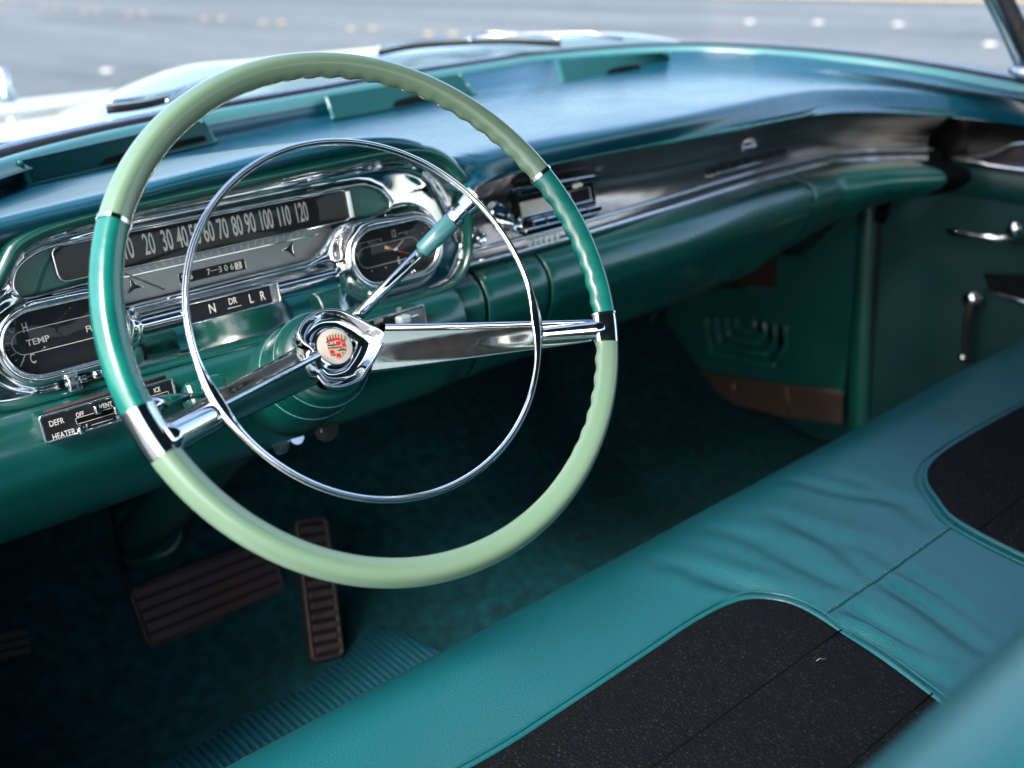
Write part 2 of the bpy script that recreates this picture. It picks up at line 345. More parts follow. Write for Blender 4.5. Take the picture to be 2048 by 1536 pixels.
# rear of the cabin: quarter sides, parcel shelf, and the driver's door standing open
def wall(name, pts, m, t=.03):
    o = mesh(name, pts, [tuple(range(len(pts)))], m, body, False, local=False); return solid(o, t, 0)
wall('rear_bulkhead', [(-.36, -1.65, .3), (1.2, -1.65, .3), (1.2, -1.65, 1.0), (-.36, -1.65, 1.0)], M['seat'])
wall('parcel_shelf', [(-.36, -1.62, 1.0), (1.2, -1.62, 1.0), (1.2, -2.1, 1.02), (-.36, -2.1, 1.02)], M['door'])
for x_ in (-.37, 1.21):
    wall('quarter_panel', [(x_, -.85, .3), (x_, -1.65, .3), (x_, -1.65, 1.0), (x_, -.85, .93)], M['door'])
# inner body sides and firewall
def sheet(name, pts, m, parent, t=.01, smooth=False):
    o = mesh(name, pts, [tuple(range(len(pts)))], m, parent, smooth, local=False); return solid(o, t, 0)
sheet('firewall', [(-.36, .86, .45), (1.24, .86, .45), (1.24, .80, .97), (-.36, .80, .97)], M['dark'], body)
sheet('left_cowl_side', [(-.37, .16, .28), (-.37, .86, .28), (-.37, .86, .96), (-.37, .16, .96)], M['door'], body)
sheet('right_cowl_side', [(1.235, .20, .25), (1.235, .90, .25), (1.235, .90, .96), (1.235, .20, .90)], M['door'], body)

# ------------------------------------------------------------------ floor
fl = []
prof = [(-1.5, .30), (-.9, .30), (-.4, .30), (0, .30), (.2, .30), (.34, .302), (.44, .310), (.52, .335), (.60, .385), (.68, .445), (.76, .515), (.86, .60)]
pp = spline([Vector((0, a, b)) for a, b in prof], 200)
for p in pp:
    fl.append([Vector((x, p.y, p.z - .05*sstep(.62, .85, x) - .05*sstep(.62, .9, x)*sstep(.45, .65, p.y) + .05*math.exp(-((x-.47)/.13)**2)*sstep(-.2, .5, p.y)+.0015*noise.noise(Vector((x*9, p.y*9, 0))))) for x in [-.37+1.6*i/90 for i in range(91)]])
fo = solid(grid('floor_carpet', fl, M['carpet'], None), .012, -1); tag(fo, 'dark teal looped carpet over the floor and toe board', 'carpet')
hm = empty('heel_mat', at(560, 1440, 2, .306), 'ribbed dark blue rubber heel mat lying on the carpet in front of the seat', 'heel mat')
ho = [at(*p, 2, .306) for p in [(743, 1253), (800, 1262), (900, 1315), (500, 1560), (300, 1545), (450, 1455), (615, 1372), (690, 1300)]]
hp = mesh('mat_base', [Vector((p.x, p.y, .306)) for p in ho]+[Vector((p.x, p.y, .301)) for p in ho], [tuple(range(8))]+[(i, (i+1) % 8, 8+(i+1) % 8, 8+i) for i in range(8)], M['heel'], hm, False, local=False)
import itertools
def inpoly(x, y, P):
    c = False; n = len(P)
    for i in range(n):
        a, b = P[i], P[i-1]
        if (a[1] > y) != (b[1] > y) and x < (b[0]-a[0])*(y-a[1])/(b[1]-a[1])+a[0]: c = not c
    return c
HP = [(p.x, p.y) for p in ho]
xr = -.16
while xr < .27:
    ys = [.2+k*.003 for k in range(90) if inpoly(xr, .2+k*.003, HP)]
    if len(ys) > 4:
        a, b = ys[0]+.003, ys[-1]-.003
        o = tube('rib', [(xr, a, .3065), (xr, b, .3065)], .0022, M['heel'], hm, 6, local=False)
    xr += .0095

# ------------------------------------------------------------------ dashboard
dash = empty('dashboard', Vector((.4, .25, .7)), 'teal padded dashboard running the full width under the windshield', 'dashboard')
lipZ = [(0, 455, 1, .205), (250, 395, 1, .205), (450, 345, 1, .205), (640, 300, 1, .205), (760, 284, 1, .205), (838, 290, 1, .207), (893, 318, 1, .209), (935, 326, 2, .976), (1069, 298, 2, .975), (1230, 270, 2, .975), (1400, 237, 2, .975), (1592, 193, 2, .972), (1665, 184, 2, .965), (1775, 186, 2, .953), (1884, 194, 2, .943), (2048, 212, 2, .930)]
P3 = [Vector((-.37, .205, .985))]+[at(x, y, a, v) for x, y, a, v in lipZ]+[Vector((1.13, -.30, .92))]
TL = [(924, 374, .955), (1054, 337, .955), (1242, 299, .955), (1413, 268, .955), (1600, 231, .952), (1651, 218, .948), (1738, 217, .938), (1921, 228, .921), (2048, 246, .907)]
P4p = [at(x, y, 2, z) for x, y, z in TL]+[Vector((1.13, -.30, .90))]
CT = R(10); CO = Vector((0, .24, .93)); CN = Vector((0, -math.cos(CT), math.sin(CT))); CV = Vector((0, math.sin(CT), math.cos(CT)))
P4 = [Vector((-.37, .235, .955))]+[atp(x, y, CO, CN) for x, y in [(0, 500), (250, 415), (450, 372), (640, 330), (760, 312), (830, 318), (885, 350)]]+P4p
V1 = [(0, 386, .966), (62, 370, .967), (425, 285, .968), (665, 238, .968), (945, 190, .970), (1123, 165, .971), (1340, 130, .976), (1500, 128, .976), (1700, 143, .970), (1850, 166, .962), (2048, 198, .950)]
P1 = [Vector((-.385, .235, .966))]+[at(*v[:2], 2, v[2]) for v in V1]+[Vector((1.18, -.30, .94))]
P0 = e0[:-1]
def corner(P, val=.5):                                        # index of the point farthest right-forward
    return max(range(len(P)), key=lambda i: P[i].x*1.0+P[i].y*.55)
S = [two(P, corner(P)) for P in (P0, P1, P3, P4)]
nlen = len(S[0])
for c_ in S[1:]:
    for it in range(28):
        q_ = [v.copy() for v in c_]
        for k in range(60, nlen-6): c_[k] = q_[k]*.5+(q_[k-1]+q_[k+1])*.25
rows = []
for k in range(nlen):
    a, b, c, d = (s[k] for s in S)
    X = b.x
    up_ = .020 if X < .15 else .020-.006*sstep(.15, .35, X)
    q1 = b.lerp(c, .20)+Vector((0, 0, .008)); q2 = b.lerp(c, .52)+Vector((0, 0, up_)); q3 = b.lerp(c, .86)+Vector((0, 0, .013))
    und = d + (d-c)*.15
    q1 = b.lerp(c, .25)+Vector((0, 0, .002)); q2 = b.lerp(c, .55)+Vector((0, 0, .006)); q3 = b.lerp(c, .88)+Vector((0, 0, .0075))
    row = [a+Vector((0, 0, -.003)), a.lerp(b, .12)+Vector((0, 0, -.004)), a.lerp(b, .55)+Vector((0, 0, -.004)), b, q1, q2, q3, c+Vector((0, 0, .003)), c.lerp(d, .25)+Vector((0, 0, -.006))-(d-c)*.06, c.lerp(d, .6)+Vector((0, 0, -.006)), d, und]
    rows.append(spline(row, 40))
grid('dash_pad', rows, M['pad'], dash, local=False)
# stitched roll along the lip
# defroster vents: near-flush panels, recess shade painted in darker teal, frame lightened
def fz(x, y, z, off=.004):
    p = at(x, y, 2, z); return p+(CAM-p).normalized()*off
def vent(tl, tr, br, bl, slot):
    L = lambda a, b, t: (a[0]+(b[0]-a[0])*t, a[1]+(b[1]-a[1])*t)
    rows = []
    for k in range(13):
        u_ = L(tl, tr, k/12); d_ = L(bl, br, k/12); rows.append([fz(*L(u_, d_, q/5), .999-.027*q/5, .0015) for q in range(6)])
    f = grid('vent_panel', rows, M['ventshade'], dash, local=False)
    tube('vent_frame', spline([fz(*tl, .999, .003), fz(*L(tl, bl, .6), .982, .003), fz(*L(tl, bl, .97), .972, .003), fz(*L(bl, br, .03), .971, .003), fz(*L(bl, br, .5), .971, .003), fz(*L(bl, br, .97), .971, .003), fz(*L(tr, br, .95), .972, .003), fz(*L(tr, br, .5), .984, .003), fz(*tr, .999, .003)], 90), .0032, M['ventframe'], dash, 8, local=False)
    s0, s1 = slot
    a0, a1 = L(L(bl, br, s0), L(tl, tr, s0), .10), L(L(bl, br, s1), L(tl, tr, s1), .10); b1, b0 = L(L(bl, br, s1), L(tl, tr, s1), .36), L(L(bl, br, s0+.07), L(tl, tr, s0+.07), .40)
    mesh('vent_slot', [fz(*a0, .975, .005), fz(*a1, .975, .005), fz(*b1, .982, .005), fz(*b0, .982, .005)], [(0, 1, 2, 3)], M['dark'], dash, False, local=False)
vent((38, 322), (402, 240), (428, 283), (60, 368), (.38, .97)); vent((652, 192), (918, 148), (948, 187), (668, 237), (.42, .80)); vent((1113, 121), (1330, 104), (1345, 131), (1126, 164), (.40, .72))

# strip behind radio and glovebox (fluted chrome), turning the corner to the door
BL = [(924, 538, .853), (1037, 508, .853), (1173, 470, .853), (1310, 429, .852), (1482, 376, .850), (1629, 336, .848), (1720, 325, .845), (1800, 323, .842), (1860, 322, .840)]
Bp = [at(x, y, 2, z) for x, y, z in BL]
Tp = P4p[:8]
Ts = spline(Tp, 120); Bs = spline(Bp, 120)
rows = [[t+Vector((0, .004, .004)), t.lerp(b, .06)+Vector((0, .012, 0)), t.lerp(b, .42)+Vector((0, .026, 0)), t.lerp(b, .60)+Vector((0, .024, 0)), t.lerp(b, .93)+Vector((0, .004, 0)), b+Vector((0, .002, -.004))] for t, b in zip(Ts, Bs)]
rows = [spline(r_, 12) for r_ in rows]
fs = grid('fluted_strip', rows, M['fluted'], dash, local=False)
tube('strip_molding', [b+Vector((0, -.001, .018)) for b in Bs], .0028, M['chrome'], dash, 8, local=False)
tube('strip_molding', [b+Vector((0, -.003, .004)) for b in Bs], .0042, M['chrome'], dash, 8, local=False)
tube('strip_molding', [t+Vector((0, 0, -.001)) for t in Ts], .0018, M['rim_teal'], dash, 8, local=False)
# crown badge and nameplate bar on the glovebox strip
cb = at(1497, 303, 1, .226)
for k in range(7):
    a_ = R(-54+18*k); d_ = Vector((math.sin(a_), 0, math.cos(a_)))
    tube('crown_prong', [cb+d_*.008, cb+d_*.019], [.0008, .0018], M['chrome2'], dash, 6, local=False)
box('crown_base', (0, 0, 0), (.030, .004, .006), M['chrome2'], dash, .001).location = cb-dash.location+Vector((0, 0, .0045))
nb0, nb1 = at(1412, 343, 1, .226), at(1575, 300, 1, .226)
for k in range(7):
    c_ = nb0.lerp(nb1, (k+.5)/7); box('nameplate_letter', (0, 0, 0), ((nb1-nb0).length/7*.82, .002, .009), M['face'], dash, .001).location = c_-dash.location+Vector((0, .002, 0))
tube('nameplate_bar', [nb0-Vector((0, 0, .007)), nb1-Vector((0, 0, .007))], .0014, M['chrome2'], dash, 6, local=False)

# lower panels: knee panel, ashtray door, glovebox door, end panel
def lower(name, x0, x1, base, prof, n=30, m='paint', rim=False):
    vsc = lambda x: 1-.20*sstep(.80, .95, x)-.48*sstep(.94, 1.12, x)
    rows = []
    for i in range(n+1):
        x = x0+(x1-x0)*i/n; by, bz = base(x)
        rows.append(spline([Vector((x, by+a, bz+b*vsc(x))) for a, b in prof], 26))
    o = grid(name, rows, M[m], dash, local=False); solid(o, .004, 1); return bev(o, .0012, 2, 60)
pf = [(.022, .010), (.004, .002), (-.020, -.008), (-.034, -.030), (-.030, -.062), (-.008, -.105), (.014, -.132), (.050, -.142), (.12, -.145)]
def bpass(x):
    y = .246 if x < .6 else .246+.018*sstep(.6, .85, x)-.030*sstep(.97, 1.04, x)-.10*sstep(1.02, 1.14, x)
    return (y, .848-.004*sstep(.6, 1.1, x))
lower('lower_panel', .225, .2615, bpass, pf, 6)
lower('ashtray_door', .2665, .3565, bpass, pf, 8)
lower('glovebox_door', .3615, .905, bpass, pf, 40)
lower('lower_panel', .909, 1.10, bpass, pf, 24)
tube('dash_end_gap', spline([at(1885, 306, 0, 1.17), at(1840, 335, 0, 1.165), at(1800, 365, 0, 1.165), at(1772, 400, 0, 1.17), at(1760, 440, 0, 1.18)], 20), .010, M['dark'], dash, 8, local=False)
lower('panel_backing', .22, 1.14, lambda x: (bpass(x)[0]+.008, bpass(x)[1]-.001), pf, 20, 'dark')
pk = [(.012, .012), (-.008, .004), (-.028, -.006), (-.040, -.030), (-.036, -.062), (-.012, -.100), (.010, -.122), (.040, -.130), (.10, -.135)]
lower('knee_panel', -.37, .223, lambda x: (.236, .842), pk, 30)

# ------------------------------------------------------------------ instrument cluster, local axes: x right, y up the face, z to the driver
MC = Matrix(((1, 0, 0, CO.x), (0, CV.y, CN.y, CO.y), (0, CV.z, CN.z, CO.z), (0, 0, 0, 1)))
cl = empty('instrument_cluster', MC, 'chrome instrument cluster with long speedometer, two oval gauges and gear indicator', 'instrument cluster')
def cu(x, y, w=0):
    p = MC.inverted() @ atp(x, y, CO+CN*w, CN); return p.x, p.y
outl = [(-.2055, .028), (-.195, .0385), (-.165, .046), (-.10, .0505), (0, .0535), (.10, .056), (.15, .0565), (.19, .053), (.215, .042), (.232, .022), (.243, -.004), (.249, -.03), (.2485, -.055), (.236, -.074), (.215, -.083), (.15, -.0845), (0, -.0845), (-.13, -.0825), (-.225, -.0815), (-.248, -.072), (-.258, -.05), (-.253, -.025), (-.238, -.005), (-.218, .012)]
OUT = [(p.x, p.y) for p in spline([Vector((a, b, 0)) for a, b in outl], 260, closed=True)]
GT = (-.179, -.0372, .022, .0270); GC = (.156, -.0345, .0250, .0270)
def sds(u, v, g): return math.hypot(max(abs(u-g[0])-g[2], 0), v-g[1])-g[3]
winl = [(-.2045, .012), (-.198, .024), (-.183, .0325), (-.163, .0362), (-.12, .0372), (0, .0372), (.12, .0372), (.145, .034), (.160, .025), (.166, .013), (.160, .005), (.140, .0022), (.105, .0015), (.094, -.004), (.083, -.014), (.070, -.022), (.060, -.0255), (0, -.0262), (-.10, -.0272), (-.128, -.0262), (-.133, -.010), (-.140, -.0005), (-.17, -.0010), (-.197, -.0015), (-.2035, .003)]
WIN = [(p.x, p.y) for p in spline([Vector((a, b, 0)) for a, b in winl], 240, closed=True)]
def dpoly(x, y, P):
    best = 9
    for i in range(len(P)):
        a, b = P[i-1], P[i]; dx, dy = b[0]-a[0], b[1]-a[1]; L = dx*dx+dy*dy
        t = min(max(((x-a[0])*dx+(y-a[1])*dy)/L, 0), 1) if L else 0
        d = (x-a[0]-dx*t)**2+(y-a[1]-dy*t)**2
        if d < best: best = d
    return math.sqrt(best)
WINc, OUTc = WIN[::4], OUT[::4]
def relief(u, v):
    lowr = .016*sstep(-.026, -.044, v)-.013*sstep(-.046, -.084, v)     # rolled shelf under the speedometer
    side = 1-sstep(.085, .10, u)
    z = lowr*side*(sstep(-.14, -.12, u))
    if u > .085: z += .004*sstep(.02, .05, v)*math.sin((u-.08)*30)
    d = min(sds(u, v, GT), sds(u, v, GC))
    if d < .03:
        ring = .018*(1-sstep(.006, .017, d)) + .003*math.exp(-((d-.0035)/.003)**2)
        z = z*sstep(.006, .016, d)+ring
    if v > -.03:
        dw = dpoly(u, v, WINc)
        z = z + .004*math.exp(-(dw/.004)**2)
    do = dpoly(u, v, OUTc)
    z += (.010 if v > -.02 else .010*sstep(-.06, -.02, v))*math.exp(-(do/.006)**2)
    return z
NU, NV = 330, 100; U0, U1, V0, V1_ = -.262, .253, -.088, .060
idx = {}; vs = []; fs_ = []
def inside(u, v): return inpoly(u, v, OUT) and not inpoly(u, v, WIN) and sds(u, v, GT) > -.0005 and sds(u, v, GC) > -.0005
INS = {}
for i in range(NU):
    for j in range(NV):
        INS[i, j] = inside(U0+(U1-U0)*(i+.5)/NU, V0+(V1_-V0)*(j+.5)/NV)
def vid(i, j):
    if (i, j) not in idx:
        u, v = U0+(U1-U0)*i/NU, V0+(V1_-V0)*j/NV; idx[i, j] = len(vs); vs.append((u, v, relief(u, v)))
    return idx[i, j]
for i in range(NU):
    for j in range(NV):
        if INS[i, j]: fs_.append((vid(i, j), vid(i+1, j), vid(i+1, j+1), vid(i, j+1)))
hs = mesh('chrome_housing', vs, fs_, M['chrome'], cl)
sm = hs.modifiers.new('smooth', 'SMOOTH'); sm.factor = .5; sm.iterations = 3
# teal roll around the opening
c2 = []
for i, p in enumerate(OUT):
    a, b = OUT[i-2], OUT[(i+2) % len(OUT)]; t = Vector((b[0]-a[0], b[1]-a[1])).normalized(); n2 = Vector((-t.y, t.x))
    if n2.dot(Vector((p[0], p[1]+.015))) < 0: n2 = -n2
    top = sstep(-.06, .03, p[1]); f = .013+.030*top; th = .008+.007*top
    c2.append([Vector((p[0]+n2.x*a_, p[1]+n2.y*a_, w_)) for a_, w_ in [(-.001, -.004), (-.0005, f*.45), (.0015, f*.85), (th*.45, f), (th*.85, f*.93), (th, f*.6), (th+.002, 0), (th+.003, -.04)]])
c2 = [spline(r_, 20) for r_ in c2]
grid('hood_roll', c2, M['paint'], cl, closed_v=True)
tube('outer_bead', [(a, b, relief(a, b)*.7+.001) for a, b in OUT], .0016, M['chrome'], cl, 8, closed=True, up=Vector((0, 0, 1)))
wb = tube('window_bead', [(a, b, .0055) for a, b in WIN], .0014, M['chrome'], cl, 8, closed=True)
rings('window_wall', WIN, [(1, .004), (1, -.014)], M['chrome'], cl)
rings('speedometer_backing', WIN, [(1.0, -.0125), (.5, -.0125), (.001, -.0125)], M['tealface'], cl, centre=(-.02, .016))
# black number band with its own rounded bezel
bu0, bv0 = cu(112, 530, -.006)
def rrect(x0, y0, x1, y1, r, n=6):
    o = []
    for cx, cy, a0 in ((x1-r, y0+r, -90), (x1-r, y1-r, 0), (x0+r, y1-r, 90), (x0+r, y0+r, 180)):
        for k in range(n+1): a = R(a0+90*k/n); o.append((cx+r*math.cos(a), cy+r*math.sin(a)))
    return o
band_o = rrect(-.166, .0042, .1245, .0345, .007)
prism('number_band', band_o, -.013, -.006, M['face'], cl)
tube('band_bead', [(a, b, -.005) for a, b in band_o], .0011, M['chrome'], cl, 6, closed=True)
box('band_end_cap', (.1225, .0195, -.003), (.007, .030, .008), M['chrome2'], cl, .002)
rings('scale_panel', [(p[0], p[1]) for p in spline([Vector(v_+(0,)) for v_ in [(-.136, .0042), (-.05, .0042), (.05, .0042), (.100, .0042), (.092, -.006), (.082, -.016), (.068, -.0245), (0, -.026), (-.10, -.0265), (-.130, -.026), (-.136, -.012)]], 120, closed=True)], [(1, -.0085), (.5, -.0085), (.001, -.0085)], M['silver'], cl, centre=(-.02, -.01))
box('scale_line', (-.02, -.0032, -.0075), (.21, .0009, .001), M['chrome'], cl, 0)
for s_, x, y in [('10', 256, 502), ('20', 299, 493), ('30', 335, 485), ('40', 365, 478), ('50', 390, 470), ('60', 417, 464), ('70', 445, 457), ('80', 474, 451), ('90', 500, 446), ('100', 532, 441), ('110', 567, 432), ('120', 602, 424)]:
    u, v = cu(x, y, -.006); text('numeral', s_, M['print'], cl, u, .0200, -.0058, .0185, .40 if len(s_) < 3 else .37, weight=.012)
for k in range(23):
    t = k/22; u = -.098+.170*t; lean = (t-.5)*1.3; L = .0055 if k % 2 == 0 else .0035
    vs_ = [(u-.0004+lean*0, .0030, 0), (u+.0004, .0030, 0), (u+.0004-lean*L, .0030-L, 0), (u-.0004-lean*L, .0030-L, 0)]
    prism('tick', [(a, b) for a, b, _ in vs_], -.0084, -.0080, M['print'], cl)
for (x, y, rt_) in [(267, 572, .35), (579, 499, -.45)]:
    u, v = cu(x, y, -.008); st = []
    for k in range(8):
        a = R(45*k+20)+rt_; rr = .0075 if k % 4 == 0 else (.0062 if k % 2 == 0 else .0022); st.append((u+rr*math.cos(a), v+rr*math.sin(a)))
    st = [(u+(.0085 if k % 2 == 0 else .0026)*math.cos(R(60*k+80)+rt_), v+(.0085 if k % 2 == 0 else .0026)*math.sin(R(60*k+80)+rt_)) for k in range(6)]
    prism('turn_signal_star', st, -.0085, -.0070, M['face'], cl)
    tube('star_edge', [(a, b, -.0070) for a, b in st], .0003, M['chrome'], cl, 5, closed=True)
pa, pb = cu(237, 541, -.006), cu(330, 579, -.006)
tube('speedometer_needle', [(pa[0], pa[1], -.006), (pb[0], pb[1], -.0065)], .0007, M['scuff'], cl, 6)
oa, ob = cu(358, 556, -.008), cu(488, 525, -.008)
prism('odometer_window', rrect(oa[0], -.0205, ob[0]+.001, -.0108, .0008), -.0086, -.0078, M['face'], cl)
tube('odometer_frame', [(a, b, -.0078) for a, b in rrect(oa[0], -.0205, ob[0]+.001, -.0108, .0008)], .0003, M['chrome'], cl, 5, closed=True)
ow_ = ob[0]-oa[0]
for ch, t in [('9', .06), ('6', .17), ('7', .44), ('3', .62), ('0', .71), ('6', .80)]:
    text('odometer_digit', ch, M['print'], cl, oa[0]+ow_*t, -.0157, -.0077, .0056, .9)
box('tenths_wheel', (oa[0]+ow_*.90, -.0157, -.0076), (.0068, .0066, .0006), M['print'], cl, 0)
text('odometer_digit', '2', M['face'], cl, oa[0]+ow_*.90, -.0157, -.0072, .0052, .9)
box('odometer_bar', (oa[0]+ow_*.54, -.0150, -.0077), (.0085, .0004, .0003), M['print'], cl, 0)
rings('speedometer_glass', WIN, [(.995, .0015), (.6, .0022), (.001, .0025)], M['lens'], cl, centre=(-.02, .016))
# gauges
def gauge(g, name):
    st = stadium(g[0], g[1], g[2], g[3])
    top = rings(name, st, [(1.0, .004), (.5, .004), (.001, .004)], M['face'], cl)
    rings('gauge_ring', stadium(g[0], g[1], g[2], g[3]), [(1.05, .016), (1.04, .0205), (1.0, .0215), (.965, .017), (.955, .004)], M['chrome'], top)
    rings('gauge_glass', st, [(.99, .017), (.6, .0195), (.001, .0205)], M['lens'], top)
    return top
gt = gauge(GT, 'temperature_and_fuel_gauge'); gc = gauge(GC, 'clock')
FZ = .0045
def gl_line(pts, par, r_=.00035, closed=False): tube('dial_line', [(a, b, FZ) for a, b in pts], r_, M['print'], par, 5, closed=closed)
gl_line(stadium(GT[0]+.002, GT[1]+.0005, .031, .0098, 12), gt, .0004, True)
def fc(x, y): return cu(x, y, FZ)
for s_, x, y, h_, sx in [('H', 50, 656, .0082, .55), ('TEMP', 76, 682, .0052, 1.05), ('C', 66, 718, .0082, .55), ('FUEL', 190, 655, .0052, 1.0), ('F', 205, 622, .0082, .55), ('E', 222, 688, .0082, .55)]:
    u, v = fc(x, y); text('dial_lettering', s_, M['print'], gt, u, v, FZ, h_, sx, weight=.01)
for g_, par in ((GT, gt),):
    for k, a in enumerate((140, 155, 170, 185, 200, 215, 230)):
        c_ = Vector((g_[0]-g_[2], g_[1])); d_ = Vector((math.cos(R(a)), math.sin(R(a)))); L = .005 if k % 2 == 0 else .002
        gl_line([tuple(c_+d_*(g_[3]*.80)), tuple(c_+d_*(g_[3]*.80-L))], par, .0003)
u, v = fc(48, 722); gl_line([(u-.004, v-.004), (u+.002, v+.0045)], gt, .0005)
gl_line(stadium(GC[0]-.001, GC[1]-.0015, .027, .0105, 12), gc, .0003, True)
for s_, x, y, h_, sx in [('12', 787, 468, .0078, .55), ('9', 715, 514, .0078, .50), ('6', 798, 522, .0078, .50), ('3', 872, 488, .0078, .50)]:
    u, v = fc(x, y); text('dial_lettering', s_, M['print'], gc, u, v, FZ, h_, sx, weight=.006)
for x, y in [(737, 486), (762, 480), (813, 467), (744, 542), (772, 535), (835, 520), (845, 466)]:
    u, v = fc(x, y); box('hour_dot', (u, v, FZ), (.0011, .0013, .0003), M['print'], gc, 0)
a_, b_ = fc(712, 489), fc(762, 477); gl_line([a_, b_], gc, .00025)
a_, b_ = fc(795, 468), fc(835, 458); gl_line([a_, b_], gc, .00025)
cx_, cy_ = fc(788, 500)
cap_profile('hand_pivot', [(.0028, 0), (.0024, .003), (0, .0034)], M['chrome'], gc, 16, Matrix.Translation((cx_, cy_, FZ)))
def hand(x, y, w0, w1, m, back=0):
    e = fc(x, y); tube('clock_hand', [(cx_, cy_, FZ+.0015), (e[0], e[1], FZ+.0015)], [w0, w1], M[m], gc, 6, ry=[.0004, .0004], up=Vector((e[1]-cy_, cx_-e[0], 0)))
hand(806, 479, .0004, .0010, 'gold'); hand(768, 494, .0004, .0022, 'gold'); hand(820, 508, .0007, .0004, 'redhand'); hand(776, 496, .0006, .0016, 'redhand')
# gear indicator
q = [cu(365, 612, .018), cu(554, 566, .018), cu(562, 603, .018), cu(377, 649, .018)]
gx0, gx1 = (q[0][0]+q[3][0])/2, (q[1][0]+q[2][0])/2; gy0, gy1 = (q[2][1]+q[3][1])/2, (q[0][1]+q[1][1])/2
gi = prism('gear_indicator', rrect(gx0, gy0, gx1, gy1, .0015), .008, .0175, M['face'], cl)
tube('indicator_frame', [(a, b, .0178) for a, b in rrect(gx0, gy0, gx1, gy1, .0015)], .0012, M['chrome'], gi, 6, closed=True)
gm = (gy0+gy1)/2
for s_, x, h_, sx in [('N', 421, .0085, .75), ('DR', 465, .0058, .75), ('L', 503, .0085, .75), ('R', 527, .0085, .70)]:
    u, v = cu(x, 600, .018); text('lettering', s_, M['print'], gi, u, gm+(.0022 if s_ == 'DR' else 0), .0178, h_, sx, weight=.006)
u0, _ = cu(452, 600, .018); u1, _ = cu(481, 600, .018)
box('range_line', ((u0+u1)/2, gm-.0035, .0178), (u1-u0, .0005, .0003), M['print'], gi, 0)
for k in range(6): box('window_rib', (gx1-.0015-.0013*k, gm, .018), (.0006, gy1-gy0-.002, .0008), M['chrome2'], gi, 0)
# screws, jewel light, crest knob
for x, y, r_ in [(192, 747, .0042), (822, 546, .0036), (738, 588, .0032)]:
    u, v = cu(x, y, .008); s_ = cap_profile('screw', [(r_, -.002), (r_, .0015), (r_*.6, .0028), (0, .003)], M['chrome2'], cl, 20, Matrix.Translation((u, v, .012)))
    for rr in (0, 90): box('screw_slot', (u, v, .0148), (r_*1.1, .0007, .0008), M['dark'], s_, 0, Matrix.Rotation(R(rr+20), 3, 'Z'))
u, v = cu(144, 766, .014); jk = sub(box('jewel_knob', (u, v, .018), (.0125, .0135, .014), M['chrome'], cl, .003), 1)

# ------------------------------------------------------------------ heater panel and wiper/vent lever panel (both screwed under the roll)
def slide_panel(name, label, x0, x1, y0, y1, w0, w1):
    root = empty(name, MC @ Matrix.Translation((0, 0, 0)), label, 'control panel')
    b = prism('panel_case', rrect(x0, y0, x1, y1, .002), w0, w1, M['paint'], root, .0008)
    tube('panel_frame', [(a, c, w1) for a, c in rrect(x0, y0, x1, y1, .002)], .0013, M['chrome'], root, 6, closed=True)
    prism('panel_face', rrect(x0+.002, y0+.002, x1-.002, y1-.002, .001), w1, w1+.0006, M['face'], root)
    return root
hc = slide_panel('heater_control', 'black and chrome heater and defroster slide panel under the left gauge', -.2205, -.1085, -.1145, -.0925, .0, .040)
hw = .0407
def hcu(x, y): return cu(x, y, hw)
for s_, x, y, h_, sx in [('DEFR', 113, 845, .0048, .75), ('HEATER', 128, 869, .0050, .72), ('OFF', 160, 829, .0038, .7), ('VENT', 212, 811, .0040, .75), ('F', 174, 853, .0036, .7), ('W', 237, 835, .0036, .7), ('ICE', 314, 780, .0040, .7)]:
    u, v = hcu(x, y); text('lettering', s_, M['print'], hc, u, v, hw, h_, sx, weight=.006)
a_, b_ = hcu(152, 842), hcu(338, 790)
prism('slider_slot', rrect(a_[0], (a_[1]+b_[1])/2-.0022, b_[0], (a_[1]+b_[1])/2+.0028, .001), hw-.0002, hw+.0003, M['dark'], hc)
tube('slot_edge', [(a, b, hw+.0003) for a, b in rrect(a_[0], (a_[1]+b_[1])/2-.0022, b_[0], (a_[1]+b_[1])/2+.0028, .001)], .0002, M['print'], hc, 4, closed=True)
for x, y in [(158, 858), (228, 818), (190, 818)]:
    u, v = hcu(x, y); k_ = box('slider_tab', (u, v, hw+.004), (.0055, .0070, .009), M['chrome'], hc, .0015)
a_, b_ = hcu(183, 850), hcu(226, 838); box('print_line', ((a_[0]+b_[0])/2, (a_[1]+b_[1])/2, hw), (b_[0]-a_[0], .0003, .0003), M['print'], hc, 0)
lc = slide_panel('wiper_control', 'black and chrome slide panel reading LOW below the clock', .078, .162, -.1130, -.0915, .0, .040)
u, v = cu(758, 644, hw); text('lettering', 'LOW', M['print'], lc, u, v+.001, hw, .0042, .75, weight=.006)
u, v = cu(806, 625, hw); text('lettering', 'OFF', M['print'], lc, u-.004, v+.004, hw, .0036, .7)
prism('slider_slot', rrect(.095, -.1085, .150, -.1040, .001), hw, hw+.0004, M['dark'], lc)
prism('silver_plate', rrect(.134, -.1115, .1595, -.0935, .001), hw, hw+.0008, M['silver'], lc)
u, v = cu(800, 640, hw); box('slider_tab', (u, v+.0005, hw+.006), (.014, .010, .012), M['bulb'], lc, .003)
tube('slider_lever', [(u-.004, v, hw+.002), (u+.018, v+.001, hw+.006)], .0018, M['chrome'], lc, 8)
# rusted foam edge above the heater panel
tube('foam_edge', [(-.215, -.0905, .036), (-.16, -.0900, .036), (-.112, -.0900, .036)], .0018, M['rust'], hc, 6)
